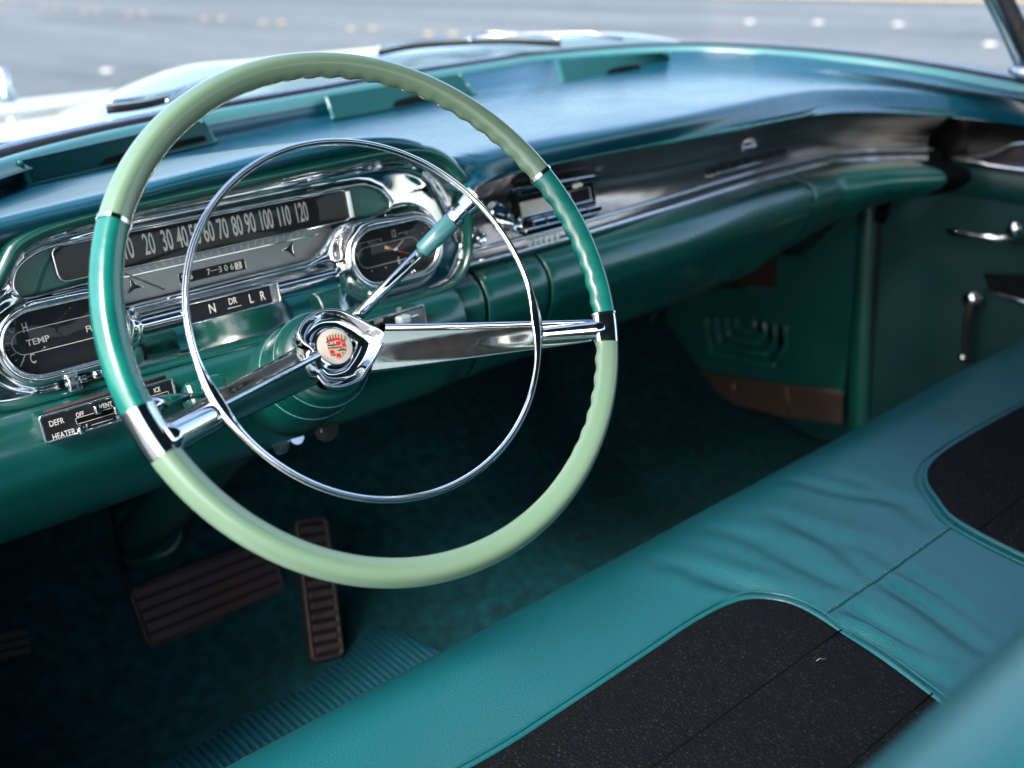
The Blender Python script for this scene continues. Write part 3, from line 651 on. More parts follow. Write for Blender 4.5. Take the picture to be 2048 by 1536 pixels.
# ------------------------------------------------------------------ radio
MRD = Matrix(((1, 0, 0, 0), (0, 0, -1, .236), (0, 1, 0, .9), (0, 0, 0, 1)))      # x right, y up, z to the driver
rd = empty('radio', MRD, 'chrome radio with cream dial, push buttons and round knobs on the fluted strip', 'radio')
def ru(x, y, w=0):
    p = MRD.inverted() @ at(x, y, 1, .236-w); return Vector((p.x, p.y, w))
def quad(name, pts, m, w=.003, d=.003, b=.0008):
    P_ = [ru(x, y, w) for x, y in pts]
    o = prism(name, [(p.x, p.y) for p in P_], w-d, w, M[m], rd, b); return o
quad('dial_bezel', [(1032, 392), (1185, 362), (1196, 430), (1052, 472)], 'darkchrome', .002, .014)
quad('dial', [(1041, 406), (1180, 374), (1184, 399), (1046, 434)], 'print', .004)
quad('dial_dark_end', [(1140, 384), (1178, 375), (1181, 398), (1144, 408)], 'face', .0045, .001, 0)  # near-black patch covering the right part of the dial
quad('trim_bar', [(1026, 379), (1190, 350), (1191, 357), (1028, 387)], 'chrome', .008, .008)
quad('trim_bar', [(1045, 433), (1187, 399), (1188, 406), (1047, 441)], 'chrome', .008, .008)
quad('trim_bar', [(1052, 459), (1194, 424), (1195, 429), (1053, 466)], 'chrome', .007, .008)
for k in range(5):
    t0, t1 = k/5+.01, (k+1)/5-.01; A, B = Vector((1066, 442)), Vector((1204, 410)); A2, B2 = Vector((1068, 455)), Vector((1206, 421))
    a, b, c, d = A.lerp(B, t0), A.lerp(B, t1), A2.lerp(B2, t1), A2.lerp(B2, t0); quad('push_button', [tuple(a), tuple(b), tuple(c), tuple(d)], 'chrome', .010, .010)
quad('station_pointer', [(1148, 371), (1165, 366), (1167, 372), (1150, 378)], 'print', .010, .004)
def knob(x, y, r0, l0, r1=None, l1=0):
    p = ru(x, y, 0); T = Matrix.Translation((p.x, p.y, 0))
    o = cap_profile('knob', [(r0*1.15, .0), (r0*1.12, .003), (r0, .005), (r0*.96, l0), (r0*.80, l0+.0015), (0, l0+.0015)], M['chrome'], rd, 32, T)
    if r1: cap_profile('knob_cap', [(r1, l0), (r1, l0+l1), (r1*.8, l0+l1+.001), (r1*.55, l0+l1-.001), (0, l0+l1-.002)], M['chrome'], o, 28, T)
knob(988, 425, .0115, .008); knob(1004, 443, .0105, .010, .0078, .016); knob(936, 470, .0105, .008, .0065, .016); knob(925, 492, .010, .006)
cap_profile('small_knob', [(.004, 0), (.004, .006), (0, .007)], M['chrome'], rd, 16, Matrix.Translation(ru(1031, 381, 0)))
for k in range(6):
    p = ru(1056+k*11, 487-k*2.8, .0); box('lamp_jewel', (p.x, p.y, .004), (.006, .009, .004), M['bulb'], rd, .0015)

# ------------------------------------------------------------------ steering wheel; local z points to the driver
TR, UR = R(33.2), R(3.451)
AX = Vector((math.sin(UR)*math.cos(TR), math.cos(TR)*math.cos(UR), -math.sin(TR)))
E1 = AX.cross(Vector((0, 0, 1))).normalized(); E2 = E1.cross(AX); NZ = -AX
MW = Matrix(((E1.x, E2.x, NZ.x, W0.x), (E1.y, E2.y, NZ.y, W0.y), (E1.z, E2.z, NZ.z, W0.z), (0, 0, 0, 1)))
sw = empty('steering_wheel', MW, 'large two tone green steering wheel with chrome horn ring and crested hub', 'steering wheel')
def wl(x, y, s): return MW.inverted() @ atp(x, y, W0+AX*s, AX)
RM, RTb = .2043, .0107
def rimarc(name, a0, a1, m, n, scal=True, r_=RTb):
    rows = []; seg = 28
    for i in range(n+1):
        th = R(a0+(a1-a0)*i/n); deg = math.degrees(th) % 360
        if deg > 180: deg -= 360
        row = []
        amp = .0014*sstep(-62, -40, deg)*(1-sstep(80, 112, deg)) if scal else 0
        endt = min(abs(i), abs(n-i))*abs(a1-a0)/n; 
        for k in range(seg):
            ph = 2*PI*k/seg; c, s = math.cos(ph), math.sin(ph)      # c: outward in plane, s: to the driver
            rr = r_*(1+.05*math.cos(4*ph+.6)-.02*math.cos(3*ph))
            rr -= amp*(.5+.5*math.cos(th*72))*sstep(.2, -.5, c)*sstep(.75, -.1, s)
            rad = RM+rr*c; row.append(Vector((rad*math.cos(th), rad*math.sin(th), rr*s*.98)))
        rows.append(row)
    return grid(name, rows, m if not isinstance(m, str) else M[m], sw, closed_u=True)
a_top0, a_top1 = 23.04, 149.2; a_r = -19.5; a_l = 192.4
rimarc('rim_section', a_top0, a_top1, 'rim_light', 240); rimarc('rim_section', a_r+3.4, a_top0, 'rim_teal', 100)
rimarc('rim_section', a_top1, a_l-4.5, 'rim_teal', 90); rimarc('rim_section', a_l+4.2, 360+a_r-3.4, 'rim_light', 280)
for a in (a_top0, a_top1):
    rimarc('rim_ferrule', a-.45, a+.45, 'chrome', 4, False, RTb*1.07)
rimarc('spoke_socket', a_r-3.7, a_r+3.6, 'chrome', 14, False, RTb*1.05); rimarc('spoke_socket', a_l-4.8, a_l+4.6, 'chrome', 14, False, RTb*1.06)
rimarc('socket_edge', a_r+3.4, a_r+3.8, 'chrome', 3, False, RTb*1.13); rimarc('socket_edge', a_l-5.2, a_l-4.7, 'chrome', 3, False, RTb*1.13)
# horn ring
HR, HZ = .1475, -.020
def ringp(th, r_=HR, z=HZ): return Vector((r_*math.cos(th), r_*math.sin(th), z))
rows = []
for i in range(220):
    th = 2*PI*i/220; deg = math.degrees(th); deg = deg-360 if deg > 180 else deg
    wide = 1+.9*math.exp(-((deg-a_r-3)/9)**2)+.9*math.exp(-((deg-(a_l-360))/8)**2)
    rr, rz = .0028*wide, .0024
    row = []
    for k in range(16):
        ph = 2*PI*k/16; c, s = math.cos(ph), math.sin(ph)
        row.append(Vector(((HR+rr*c)*math.cos(th), (HR+rr*c)*math.sin(th), HZ+rz*s+.0012*(1 if s > .2 and abs(c) < .3 else 0))))
    rows.append(row)
grid('horn_ring', rows, M['chrome'], sw, closed_u=True, closed_v=True)
# spokes: ridge-shaped castings dipping to the hub
HS = -.112
def spoke(ang, root_w, tip_w, cs, r0=.020, drop=0):
    th = R(ang); d = Vector((math.cos(th), math.sin(th), 0)); s_ = Vector((-math.sin(th), math.cos(th), 0)); rows = []
    n = 26
    for i in range(n+1):
        t = i/n; rad = r0+(.196-r0)*t; z = HS+.006-drop*(1-t)+(-.004-HS-.006)*(((rad-.02)/.176)**1.06)
        w = root_w*(1-t)+tip_w*t; c = d*rad+Vector((0, 0, z)); dp = .016*(1-t)+.010
        rows.append([c+s_*(a*w)+Vector((0, 0, b*dp)) for a, b in cs])
    return sub(grid('spoke', rows, M['chrome'], sw, closed_u=True), 1)
spoke(a_r, .0185, .0085, [(-1, -.80), (-.95, -.70), (-.3, -.16), (.40, .42), (.55, .72), (.80, .78), (.97, .60), (1.0, .1), (.9, -.7), (.3, -1.0), (-.5, -1.0)], .034, .004)
sp2 = spoke(a_l-360+1.6, .019, .0105, [(-1, -.75), (-.97, -.55), (-.6, -.05), (-.22, .42), (-.10, .74), (.10, .76), (.2, .46), (.6, .0), (.97, -.55), (1, -.8), (.3, -1.0), (-.5, -1.0)], .030, .001)
# thick outer sleeve of the left spoke
for ang, r0, r1, ra, rb in ((a_l-360+2.6, .148, .2015, .0118, .0112), (a_r, .150, .202, .0068, .0085)):
    th = R(ang); d = Vector((math.cos(th), math.sin(th), 0))
    pz = lambda r_: HS+.006+(-.004-HS-.006)*(((r_-.02)/.176)**1.15)
    tube('spoke_sleeve', [d*r_+Vector((0, 0, pz(r_)+.002)) for r_ in [r0+(r1-r0)*i/8 for i in range(9)]], [ra*(.86 if i == 0 else 1)+(rb-ra)*i/8 for i in range(9)], M['chrome'], sw, 22, up=Vector((0, 0, 1)))
# hub
ho_px = [(180, 650), (230, 520), (330, 420), (450, 355), (560, 340), (700, 355), (830, 420), (960, 500), (1060, 570), (1150, 620), (1215, 690), (1165, 850), (1100, 980), (1020, 1100), (960, 1190), (850, 1250), (700, 1290), (560, 1280), (470, 1220), (400, 1130), (372, 1020), (366, 930), (345, 850), (290, 800), (225, 745)]
HO = [wl(560+a/5.908, 560+b/5.908, -HS-.004) for a, b in ho_px]
HOs = [(p.x, p.y) for p in spline([Vector((p.x, p.y, 0)) for p in HO], 180, closed=True)]
hc_ = wl(560+612/5.908, 560+815/5.908, -HS-.004)
base = HS+.002
def hz(x, y):
    a = math.atan2(y-hc_.y, x-hc_.x); d = math.hypot(x-hc_.x, y-hc_.y); return .0016*math.cos(2*(a-R(-5)))+.006*sstep(.030, .048, d)*sstep(.3, .9, math.cos(a-R(-8)))
rings('hub', HOs, [(.80, base-.030), (.93, base-.016), (.985, base-.006), (1.0, base+.002), (.99, base+.0055), (.955, base+.0075), (.91, base+.0062), (.82, base+.0022), (.72, base-.0006), (.62, base-.0012), (.54, base+.0002), (.49, base+.003), (.46, base+.003), (.45, base-.001)], M['chrome'], sw, centre=(hc_.x, hc_.y), f=hz)
TH = Matrix.Translation((hc_.x, hc_.y, base))
cap_profile('hub_cap', [(.0195, -.002), (.0190, .006), (.0176, .0090), (.0164, .0095), (.0160, .0082), (0, .0082)], M['chrome'], sw, 48, TH)
em = cap_profile('emblem', [(.0158, .0080), (.0156, .0100), (.012, .0112), (0, .0118)], M['white'], sw, 48, TH)
ER = math.atan2(*(lambda a, b: (b.y-a.y, b.x-a.x))(wl(640, 697, .1), wl(690, 692, .1)))      # crest level as in the photograph
TE = TH @ Matrix.Rotation(ER, 4, 'Z')
def eb(name, pts, m, z0=.0105, z1=.0125): return prism(name, [(a*.0158, b*.0158) for a, b in pts], z0, z1, M[m], em, 0, False, TE)
M['emb_red'] = mat('red crest enamel', (.45, .01, .02), .25, coat=.6); M['emb_black'] = mat('black crest enamel', (.01, .01, .012), .3, coat=.5); M['emb_gold'] = mat('gold crest', (.70, .55, .36), .3, .6)
eb('crest_shield', [(-.50, .16), (.52, .22), (.54, -.10), (.46, -.42), (.22, -.60), (.06, -.72), (-.18, -.62), (-.42, -.44), (-.50, -.12)], 'emb_gold', .0105, .0118)
ar = [(-.52, .22), (-.30, .36), (0, .42), (.30, .40), (.52, .30), (.52, .22), (.25, .30), (0, .32), (-.28, .26)]
eb('crown_band', ar, 'emb_red', .0108, .0128)
for k in range(7):
    x = -.48+.165*k; y = .38+.12*(1-(abs(k-3)/3)**2); eb('crown_prong', [(x-.03, y-.10), (x+.03, y-.10), (x+.055, y+.14), (x, y+.20), (x-.055, y+.14)], 'emb_gold', .0105, .0130)
    if k < 6: eb('crown_gap', [(x+.05, y-.06), (x+.11, y-.06), (x+.11, y+.10), (x+.05, y+.10)], 'emb_black', .0105, .0122)
for x0, y0, x1, y1, m_ in [(.04, .02, .26, .22, 'emb_red'), (.34, -.10, .54, .10, 'emb_red'), (-.40, -.42, -.18, -.24, 'emb_red'), (-.08, -.64, .14, -.44, 'emb_red'), (-.48, .02, .02, .07, 'emb_black'), (.04, -.30, .52, -.24, 'emb_black'), (-.48, -.12, .02, -.08, 'emb_black'), (.04, -.12, .30, -.07, 'emb_black'), (-.40, .12, -.34, .17, 'emb_black'), (-.14, .14, -.08, .19, 'emb_black'), (-.22, -.02, -.16, .03, 'emb_black'), (-.38, -.52, -.12, -.48, 'emb_black'), (.22, -.20, .28, -.15, 'emb_black'), (.36, -.22, .42, -.17, 'emb_black'), (.26, -.46, .32, -.41, 'emb_black'), (.24, .16, .52, .20, 'emb_black')]:
    eb('crest_block', [(x0, y0), (x1, y0), (x1, y1), (x0, y1)], m_, .0112, .0124)

# ------------------------------------------------------------------ steering column
col = empty('steering_column', MW @ Matrix.Translation((0, 0, -.2)), 'dark teal steering column running from the wheel hub down to the floor', 'steering column')
def colp(s): return W0+AX*s
pa_ = [colp(.128), colp(.135), colp(.150), colp(.152), colp(.154), colp(.185), colp(.187), colp(.189), colp(.215), colp(.245), colp(.265)]
ra_ = [.030, .040, .0440, .0445, .0448, .0465, .0466, .0468, .0488, .0500, .042]
sharp(tube('column_bowl', pa_, ra_, M['paint'], col, 44, local=False), 60)
lowc = at(300, 1052, 1, .60)
tube('column_jacket', spline([colp(.25), colp(.32), colp(.42).lerp(lowc, .15), lowc, lowc+(lowc-colp(.42)).normalized()*.05], 24), [.040-.007*min(i/8, 1) for i in range(24)], M['paint'], col, 32, local=False)
dl = (lowc-colp(.42)).normalized()
TB = axis_matrix(at(297, 1062, 1, .645), -dl)
lathe('column_boot', [(.028, .004), (.036, .012), (.048, .008), (.052, -.012), (.050, -.03)], M['paint'], col, 36, TB, local=False)
cap_profile('boot_hole', [(.034, .006), (0, .006)], M['dark'], col, 30, TB, local=False)
for s_ in (.1505, .1865): tube('column_groove', [colp(s_)+(E1*math.cos(2*PI*k/48)+E2*math.sin(2*PI*k/48))*(.0443 if s_ < .16 else .0466) for k in range(48)], .0006, M['grip'], col, 6, closed=True, local=False)
# signal lever housing: rounded lump on the bowl's left
hb = atp(410, 790, colp(.20), AX)
o = sub(box('signal_housing', (0, 0, 0), (.040, .030, .034), M['paint'], col, .008), 1); o.matrix_basis = col.matrix_basis.inverted() @ Matrix.Translation(hb) @ MW.to_3x3().to_4x4()
# ------------------------------------------------------------------ levers
ge = atp(950, 396, W0+AX*.05, AX); gs = atp(655, 692, colp(.165), AX); gd = (ge-gs)
gear = empty('gear_selector', gs, 'chrome gear selector lever with pale teal grip rising right of the hub', 'gear lever')
tube('lever_rod', [gs, gs+gd*.66], [.0058, .0052], M['chrome'], gear, 20, local=False)
tube('lever_grip', [gs+gd*.640, gs+gd*.645, gs+gd*.655, gs+gd*.845, gs+gd*.85], [.0060, .0074, .0080, .0088, .0078], M['grip'], gear, 26, local=False)
sharp(tube('lever_tip', [gs+gd*.85, gs+gd*.853, gs+gd*.885, gs+gd*.888, gs+gd*.925, gs+gd*.93, gs+gd*1.015, gs+gd*1.016], [.0080, .0088, .0088, .0060, .0060, .0090, .0118, .0108], M['chrome'], gear, 26, local=False))
t0, t1, t2 = atp(436, 788, W0+AX*.10, AX), atp(378, 792, W0+AX*.085, AX), atp(283, 818, W0+AX*.06, AX)
ts = empty('turn_signal_lever', t0, 'dark teal turn signal lever with chrome tip behind the left spoke', 'signal lever')
tube('lever_arm', [t0, t1], [.0022, .0024], M['paint'], ts, 14, local=False)
tube('lever_grip', [t1, t1.lerp(t2, .03), t1.lerp(t2, .62)], [.0024, .0030, .0068], M['paint'], ts, 20, local=False)
tube('lever_collar', [t1, t1.lerp(t2, .02)], .0032, M['chrome'], ts, 14, local=False)
tube('lever_tip', [t1.lerp(t2, .62), t1.lerp(t2, .64), t1.lerp(t2, .98), t2], [.0062, .0068, .0075, .004], M['chrome'], ts, 20, local=False)

# ------------------------------------------------------------------ pull knob and keys under the dash
kn = at(650, 858, 1, .24); pkn = empty('pull_knob', kn, 'round dark pull knob with a white symbol under the dash edge', 'knob')
Tk = axis_matrix(kn, Vector((-.35, -1, .35)))
cap_profile('knob_body', [(.006, -.03), (.006, -.004), (.012, -.003), (.0135, .004), (.0125, .009), (0, .010)], M['black'], pkn, 28, Tk, local=False)
tk2 = Tk @ Matrix.Translation((0, 0, .0105))
o = tube('knob_mark', [(.005*math.cos(a), .005*math.sin(a)-.001, 0) for a in [R(200+14*k) for k in range(11)]], .0005, M['print'], pkn, 5); o.matrix_basis = Matrix.Translation(-kn) @ tk2
kk = at(560, 890, 1, .235); ky = empty('ignition_key', kk, 'small bright key and fob hanging in the lock below the column', 'key')
cap_profile('lock_face', [(.010, -.01), (.010, .0), (.008, .002), (0, .002)], M['chrome'], ky, 20, axis_matrix(kk, (-.3, -1, .3)), local=False)
k2 = at(592, 872, 1, .235)
tube('key_blade', [kk, k2], [.002, .004], M['chrome2'], ky, 8, ry=[.001, .002], local=False)
o = cap_profile('key_bow', [(.009, -.001), (.009, .001), (0, .001)], M['chrome2'], ky, 20, axis_matrix(k2, (.2, -1, .5)), local=False)

# ------------------------------------------------------------------ pedals
def pedal(name, label, c, ux, uy, w, h, ribs, across, arm=None):
    if across: uy = uy.normalized(); n = ux.cross(uy).normalized(); ux = uy.cross(n)
    else: ux = ux.normalized(); n = ux.cross(uy).normalized(); uy = n.cross(ux)
    Mx = Matrix(((ux.x, uy.x, n.x, c.x), (ux.y, uy.y, n.y, c.y), (ux.z, uy.z, n.z, c.z), (0, 0, 0, 1)))
    r_ = empty(name, Mx, label, 'pedal')
    prism('pedal_pad', rrect(-w/2, -h/2, w/2, h/2, min(w, h)*.16), -.008, 0, M['black'], r_, .002)  # black base paints in the groove shade between the brown ribs
    tube('pad_border', [(a, b, 0) for a, b in rrect(-w/2+.002, -h/2+.002, w/2-.002, h/2-.002, min(w, h)*.14)], .0028, M['rubber'], r_, 6, closed=True)
    prism('pedal_plate', rrect(-w/2-.002, -h/2-.002, w/2+.002, h/2+.002, min(w, h)*.16), -.013, -.008, M['black'], r_, .001)
    for k in range(ribs):
        t = (k+.5)/ribs-.5
        if across: box('tread_rib', (0, t*h*.92, .001), (w*.74, h*.92/ribs*.58, .009), M['rubber'], r_, .0012)
        else: box('tread_rib', (0, t*h*.92, .001), (w*.95, h*.92/ribs*.80, .009), M['rubber'], r_, .0012)
    return r_, Mx
bp_ = [at(245, 1192, 1, .575), at(545, 1078, 1, .575), at(553, 1168, 1, .545), at(320, 1297, 1, .53)]
cB = sum(bp_, Vector())/4
bru, brv = (bp_[1]-bp_[0]), (bp_[0]+bp_[1]-bp_[2]-bp_[3])/2
bk, MB_ = pedal('brake_pedal', 'wide brown rubber brake pedal with long ribs above the carpet', cB, bru, brv, .205, .085, 5, False)
tube('pedal_arm', [bp_[0].lerp(bp_[1], .06)+Vector((0, .012, 0)), at(240, 1130, 1, .62), at(222, 1010, 1, .66)], .006, M['black'], bk, 10, ry=.003, local=False)
ap = [at(588, 1052, 1, .47), at(655, 1022, 1, .47), at(690, 1302, 1, .385), at(622, 1334, 1, .385)]
cA = sum(ap, Vector())/4
acc, _ = pedal('accelerator_pedal', 'tall narrow brown rubber accelerator pedal standing on the carpet', cA, ((ap[1]-ap[0])+(ap[2]-ap[3])), ((ap[0]+ap[1])-(ap[2]+ap[3])), .046, (((ap[0]+ap[1])-(ap[2]+ap[3]))/2).length, 12, True)
kp = [at(-60, 1278, 1, .6), at(58, 1252, 1, .6), at(64, 1300, 1, .59), at(-55, 1345, 1, .58)]
pedal('parking_brake_pedal', 'small brown parking brake pedal at the far left of the footwell', sum(kp, Vector())/4, kp[1]-kp[0], (kp[0]+kp[1]-kp[2]-kp[3])/2, (kp[1]-kp[0]).length, ((kp[0]+kp[1]-kp[2]-kp[3])/2).length, 3, False)

# ------------------------------------------------------------------ bench seat
seat = empty('bench_seat', Vector((.42, -.3, .35)), 'teal vinyl front bench seat with two black woven cushion inserts', 'bench seat')
cre_px = [((1563, 955), (1693, 990), (1823, 1005), .0020, .010), ((1500, 1085), (1600, 1130), (1715, 1182), .0035, .012), ((1612, 1055), (1700, 1085), (1800, 1120), .0025, .013), ((1751, 1155), (1850, 1205), (1960, 1290), .0060, .012), ((1677, 1208), (1760, 1245), (1850, 1305), .0060, .010), ((1400, 1158), (1520, 1183), (1644, 1222), .0050, .012), ((1640, 1255), (1760, 1295), (1896, 1370), .0060, .011),
          ((1757, 1120), (1860, 1170), (1990, 1262), .0035, .010), ((1330, 1128), (1430, 1150), (1540, 1190), .0030, .012), ((1560, 1035), (1660, 1085), (1740, 1150), .0030, .012), ((1420, 1060), (1540, 1085), (1650, 1130), .0022, .012), ((1700, 960), (1800, 1010), (1900, 1075), .0015, .013), ((1620, 1290), (1720, 1350), (1800, 1420), .004, .010)]
CRE = []
for *pts, dep, wid in cre_px:
    sp_ = spline([at(x, y, 2, .610) for x, y in pts], 12); CRE.append(([(p.x, p.y) for p in sp_], dep*1.1, wid*1.3))
def crease(x, y):
    z = 0
    for P_, dep, wid in CRE:
        if x < min(P_[0][0], P_[-1][0])-.08 or x > max(P_[0][0], P_[-1][0])+.08: continue
        best = 1; bi = 0
        for i in range(len(P_)-1):
            a, b = P_[i], P_[i+1]; dx, dy = b[0]-a[0], b[1]-a[1]; L = dx*dx+dy*dy
            t = min(max(((x-a[0])*dx+(y-a[1])*dy)/L, 0), 1); d = math.hypot(x-a[0]-dx*t, y-a[1]-dy*t)
            if d < best: best = d; bi = (i+t)/(len(P_)-1)
        fade = .35+.65*math.sin(PI*min(max(bi, 0.02), .98))
        dep *= 1-.75*math.exp(-((y+.222)/.012)**2)
        z -= dep*fade*math.exp(-(best/(wid*.75))**2)-dep*.35*fade*math.exp(-((best-wid*1.3)/(wid*.8))**2)
    return z
def ctop(x, y):
    z = .612-.010*sstep(-.35, -.55, y)-.006*math.exp(-((x-.415)/.10)**2)*sstep(-.05, -.35, y)
    return z+.0015*noise.noise(Vector((x*6, y*6, 1)))
sec = []
for k in range(14): sec.append((-.58+(.50)*k/14, None))
xs = [-.46+1.63*i/300 for i in range(301)]; rows = []
for x in xs:
    row = []
    for k in range(70):
        y = -.58+.515*k/69; row.append(Vector((x, y, ctop(x, y)+crease(x, y))))
    zt = ctop(x, -.065)
    for k in range(1, 19):
        a = R(90-115*k/18); y = -.065+.092*math.cos(a); z = zt-.080+.080*math.sin(a); row.append(Vector((x, y, z+crease(x, min(y, .03))*max(math.sin(a), 0))))
    row += [Vector((x, .005, .42)), Vector((x, -.01, .34))]
    rows.append(row)
grid('seat_cushion', rows, M['seat'], seat, local=False)
def insert(px, extra, label):
    P_ = [at(x, y, 2, .612) for x, y in px]; pts = [Vector((p.x, p.y, 0)) for p in P_]+[Vector((a, b, 0)) for a, b in extra]
    return [(p.x, p.y) for p in spline(pts, 260, closed=True)]
insA = insert([(1000, 1503), (1110, 1432), (1300, 1305), (1385, 1248), (1450, 1213), (1500, 1200), (1560, 1202), (1605, 1218), (1660, 1250), (1740, 1305), (1860, 1393)], [(.235, -.46), (.20, -.545), (.10, -.56), (-.20, -.56), (-.36, -.555), (-.42, -.50), (-.43, -.35), (-.42, -.20), (-.37, -.155), (-.25, -.150), (-.12, -.149)], 'driver')
insB = [(.8346-a, b) for a, b in insA]
insB = insert([(1915, 1046), (1872, 1000), (1851, 965), (1855, 935), (1885, 906), (1940, 872), (2048, 812)], [(1.0, -.140), (1.10, -.146), (1.14, -.19), (1.145, -.35), (1.13, -.52), (1.05, -.555), (.80, -.56), (.62, -.555), (.55, -.50), (.522, -.40), (.520, -.31)], 'passenger')
for outl_ in (insA, insB):
    cxx = sum(p[0] for p in outl_)/len(outl_); cyy = -.35
    st = [(1.0, .0), (.998, .003)]+[(1-.03*k, .0035+.002*min(k/3, 1)) for k in range(1, 33)]+[(.01, .0055)]
    ip = rings('seat_insert', outl_, st, M['insert'], seat, centre=(cxx, cyy), f=lambda x, y: ctop(x, y)+crease(x, y)*.3, local=False)
    for yy in (-.248, -.345, -.44):
        xx = [x_/200 for x_ in range(-90, 240) if inpoly(x_/200, yy, outl_)]
        if xx: tube('insert_seam', [Vector((x_, yy, ctop(x_, yy)+.0056)) for x_ in (xx[0]+(xx[-1]-xx[0])*q_/20 for q_ in range(21))], .0007, M['dark'], seat, 5, local=False)
    pth = [Vector((a, b, ctop(a, b)+crease(a, b)*.5+.0022)) for a, b in outl_]
    tube('piping', pth, .0030, M['seat'], seat, 8, closed=True, local=False)
    pth2 = [Vector((cxx+(a-cxx)*1.03, cyy+(b-cyy)*1.035, ctop(a, b)+crease(a, b)*.5+.0008)) for a, b in outl_]
    tube('piping', pth2, .0014, M['seat'], seat, 6, closed=True, local=False)
# stitching between the inserts
A, B = at(1650, 1230, 2, .612), at(1915, 1046, 2, .612); nst = 46
tube('seam', [Vector((A.x+(B.x-A.x)*k/30, A.y+(B.y-A.y)*k/30, ctop(A.x+(B.x-A.x)*k/30, A.y)+crease(A.x+(B.x-A.x)*k/30, A.y)-.0001)) for k in range(31)], .0005, M['dark'], seat, 5, local=False)
sv, sf = [], []
for k in range(nst):
    t = (k+.5)/nst; x = A.x+(B.x-A.x)*t; y = A.y+(B.y-A.y)*t; z = ctop(x, y)+crease(x, y)+.0006; n0 = len(sv)
    for dx, dy, dz in [(-.0017, .0013, 0), (.0017, .0013, 0), (.0017, .0027, 0), (-.0017, .0027, 0), (-.0012, .0016, .001), (.0012, .0016, .001), (.0012, .0024, .001), (-.0012, .0024, .001)]: sv.append((x+dx, y+dy, z+dz))
    sf += [tuple(n0+i for i in f) for f in [(4, 5, 6, 7), (0, 1, 5, 4), (1, 2, 6, 5), (2, 3, 7, 6), (3, 0, 4, 7)]]
sto = mesh('stitches', sv, sf, M['seat'], seat, False, local=False); sto['kind'] = 'stuff'
# a stray thread
th0 = at(1632, 1322, 2, .619); tube('lint_thread', [th0, th0+Vector((.004, -.001, .001)), th0+Vector((.006, -.004, .001)), th0+Vector((.009, -.004, .0005))], .00035, M['silver'], seat, 5, local=False)
# backrest: rounded top roll, seen near and out of focus
bs0 = at(1740, 1536, 1, -.50); 
bprof = [(-.50, .60), (-.515, .70), (-.525, .80), (-.515, .865), (-.495, .892), (-.500, .925), (-.525, .948), (-.57, .955), (-.62, .945), (-.66, .91), (-.68, .80), (-.69, .40)]
rows = []
for i in range(61):
    x = -.40+1.55*i/60; xa = sstep(-.42, -.34, x)
    rows.append(spline([Vector((x, a-.0, .60+(b-.60)*(.985+.015*xa)-.022)) for a, b in bprof], 60))
grid('backrest', rows, M['seat'], seat, local=False)

bs = empty('rear_bench', Vector((.42, -1.3, .3)), 'teal vinyl rear bench seat behind the front seat', 'bench seat')
rows = [spline([Vector((x_, a_, b_)) for a_, b_ in [(-1.0, .32), (-1.0, .52), (-1.06, .57), (-1.3, .55), (-1.42, .58), (-1.50, .90), (-1.56, .97), (-1.62, .95)]], 40) for x_ in [-.33+1.5*i/10 for i in range(11)]]
grid('rear_cushion', rows, M['seat'], bs, local=False)
dd = empty('driver_door', Vector((-.42, .2, .3)), "driver's door standing open beside the wheel", 'door')
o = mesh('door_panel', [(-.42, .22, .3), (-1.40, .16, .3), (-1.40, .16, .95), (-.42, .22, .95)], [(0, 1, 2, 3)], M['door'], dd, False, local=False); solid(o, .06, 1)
# ------------------------------------------------------------------ passenger door and kick panel
door = empty('passenger_door', Vector((1.22, -.2, .3)), 'dark teal passenger door with chrome handle, window crank and armrest', 'door')
def dY(x, y, X=1.2): return at(x, y, 0, X)
dp = [dY(1768, 395), dY(1785, 385), dY(1820, 372), dY(1870, 370), dY(1950, 376), dY(2048, 386)]
dp = dp+[Vector((1.2, -.9, .80)), Vector((1.2, -.9, .30)), Vector((1.2, .30, .30))]
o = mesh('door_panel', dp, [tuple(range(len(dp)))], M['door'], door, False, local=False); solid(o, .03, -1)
u0_ = [dY(1768, 398, 1.197), dY(1800, 350, 1.197), dY(1855, 318, 1.197), dY(1950, 330, 1.197), dY(2048, 342, 1.197), Vector((1.197, -.9, .82))]
rows = [[p+Vector((.010, 0, .001)), p+Vector((0, 0, -.008)), Vector((1.196, p.y-.0, p.z-.05)), Vector((1.205, p.y, p.z-.056))] for p in spline(u0_, 30)]
grid('upper_rail', rows, M['door'], door, local=False)
# trim spear on the door
tr0 = spline([dY(1850, 312, 1.19), dY(1900, 318, 1.19), dY(1980, 328, 1.19), dY(2060, 342, 1.19), Vector((1.19, -.9, .85))], 30)
tube('trim_spear', tr0, .0042, M['chrome2'], door, 8, local=False)
tube('trim_spear', spline([dY(1850, 312, 1.188), dY(1920, 316, 1.188), dY(1990, 306, 1.188), dY(2060, 286, 1.188), Vector((1.188, -.2, .90))], 24), .0028, M['chrome2'], door, 8, local=False)
rows = []
for t_, p in zip([dY(x, y, 1.205) for x, y in [(1848, 230), (1900, 234), (1980, 242), (2060, 252)]]+[Vector((1.205, -.9, .90))], [dY(x, y, 1.205) for x, y in [(1850, 316), (1900, 320), (1980, 330), (2060, 344)]]+[Vector((1.205, -.9, .84))]):
    rows.append([t_, t_.lerp(p, .5)+Vector((.01, 0, 0)), p])
grid('door_strip', rows, M['darkchrome'], door, local=False)
hn = dY(2030, 458, 1.17)
tube('door_handle', [dY(2022, 478, 1.175), dY(1960, 474, 1.172), dY(1905, 466, 1.172), dY(1888, 458, 1.176)], [.006, .0055, .005, .003], M['chrome'], door, 12, ry=[.004, .003, .003, .002], local=False)
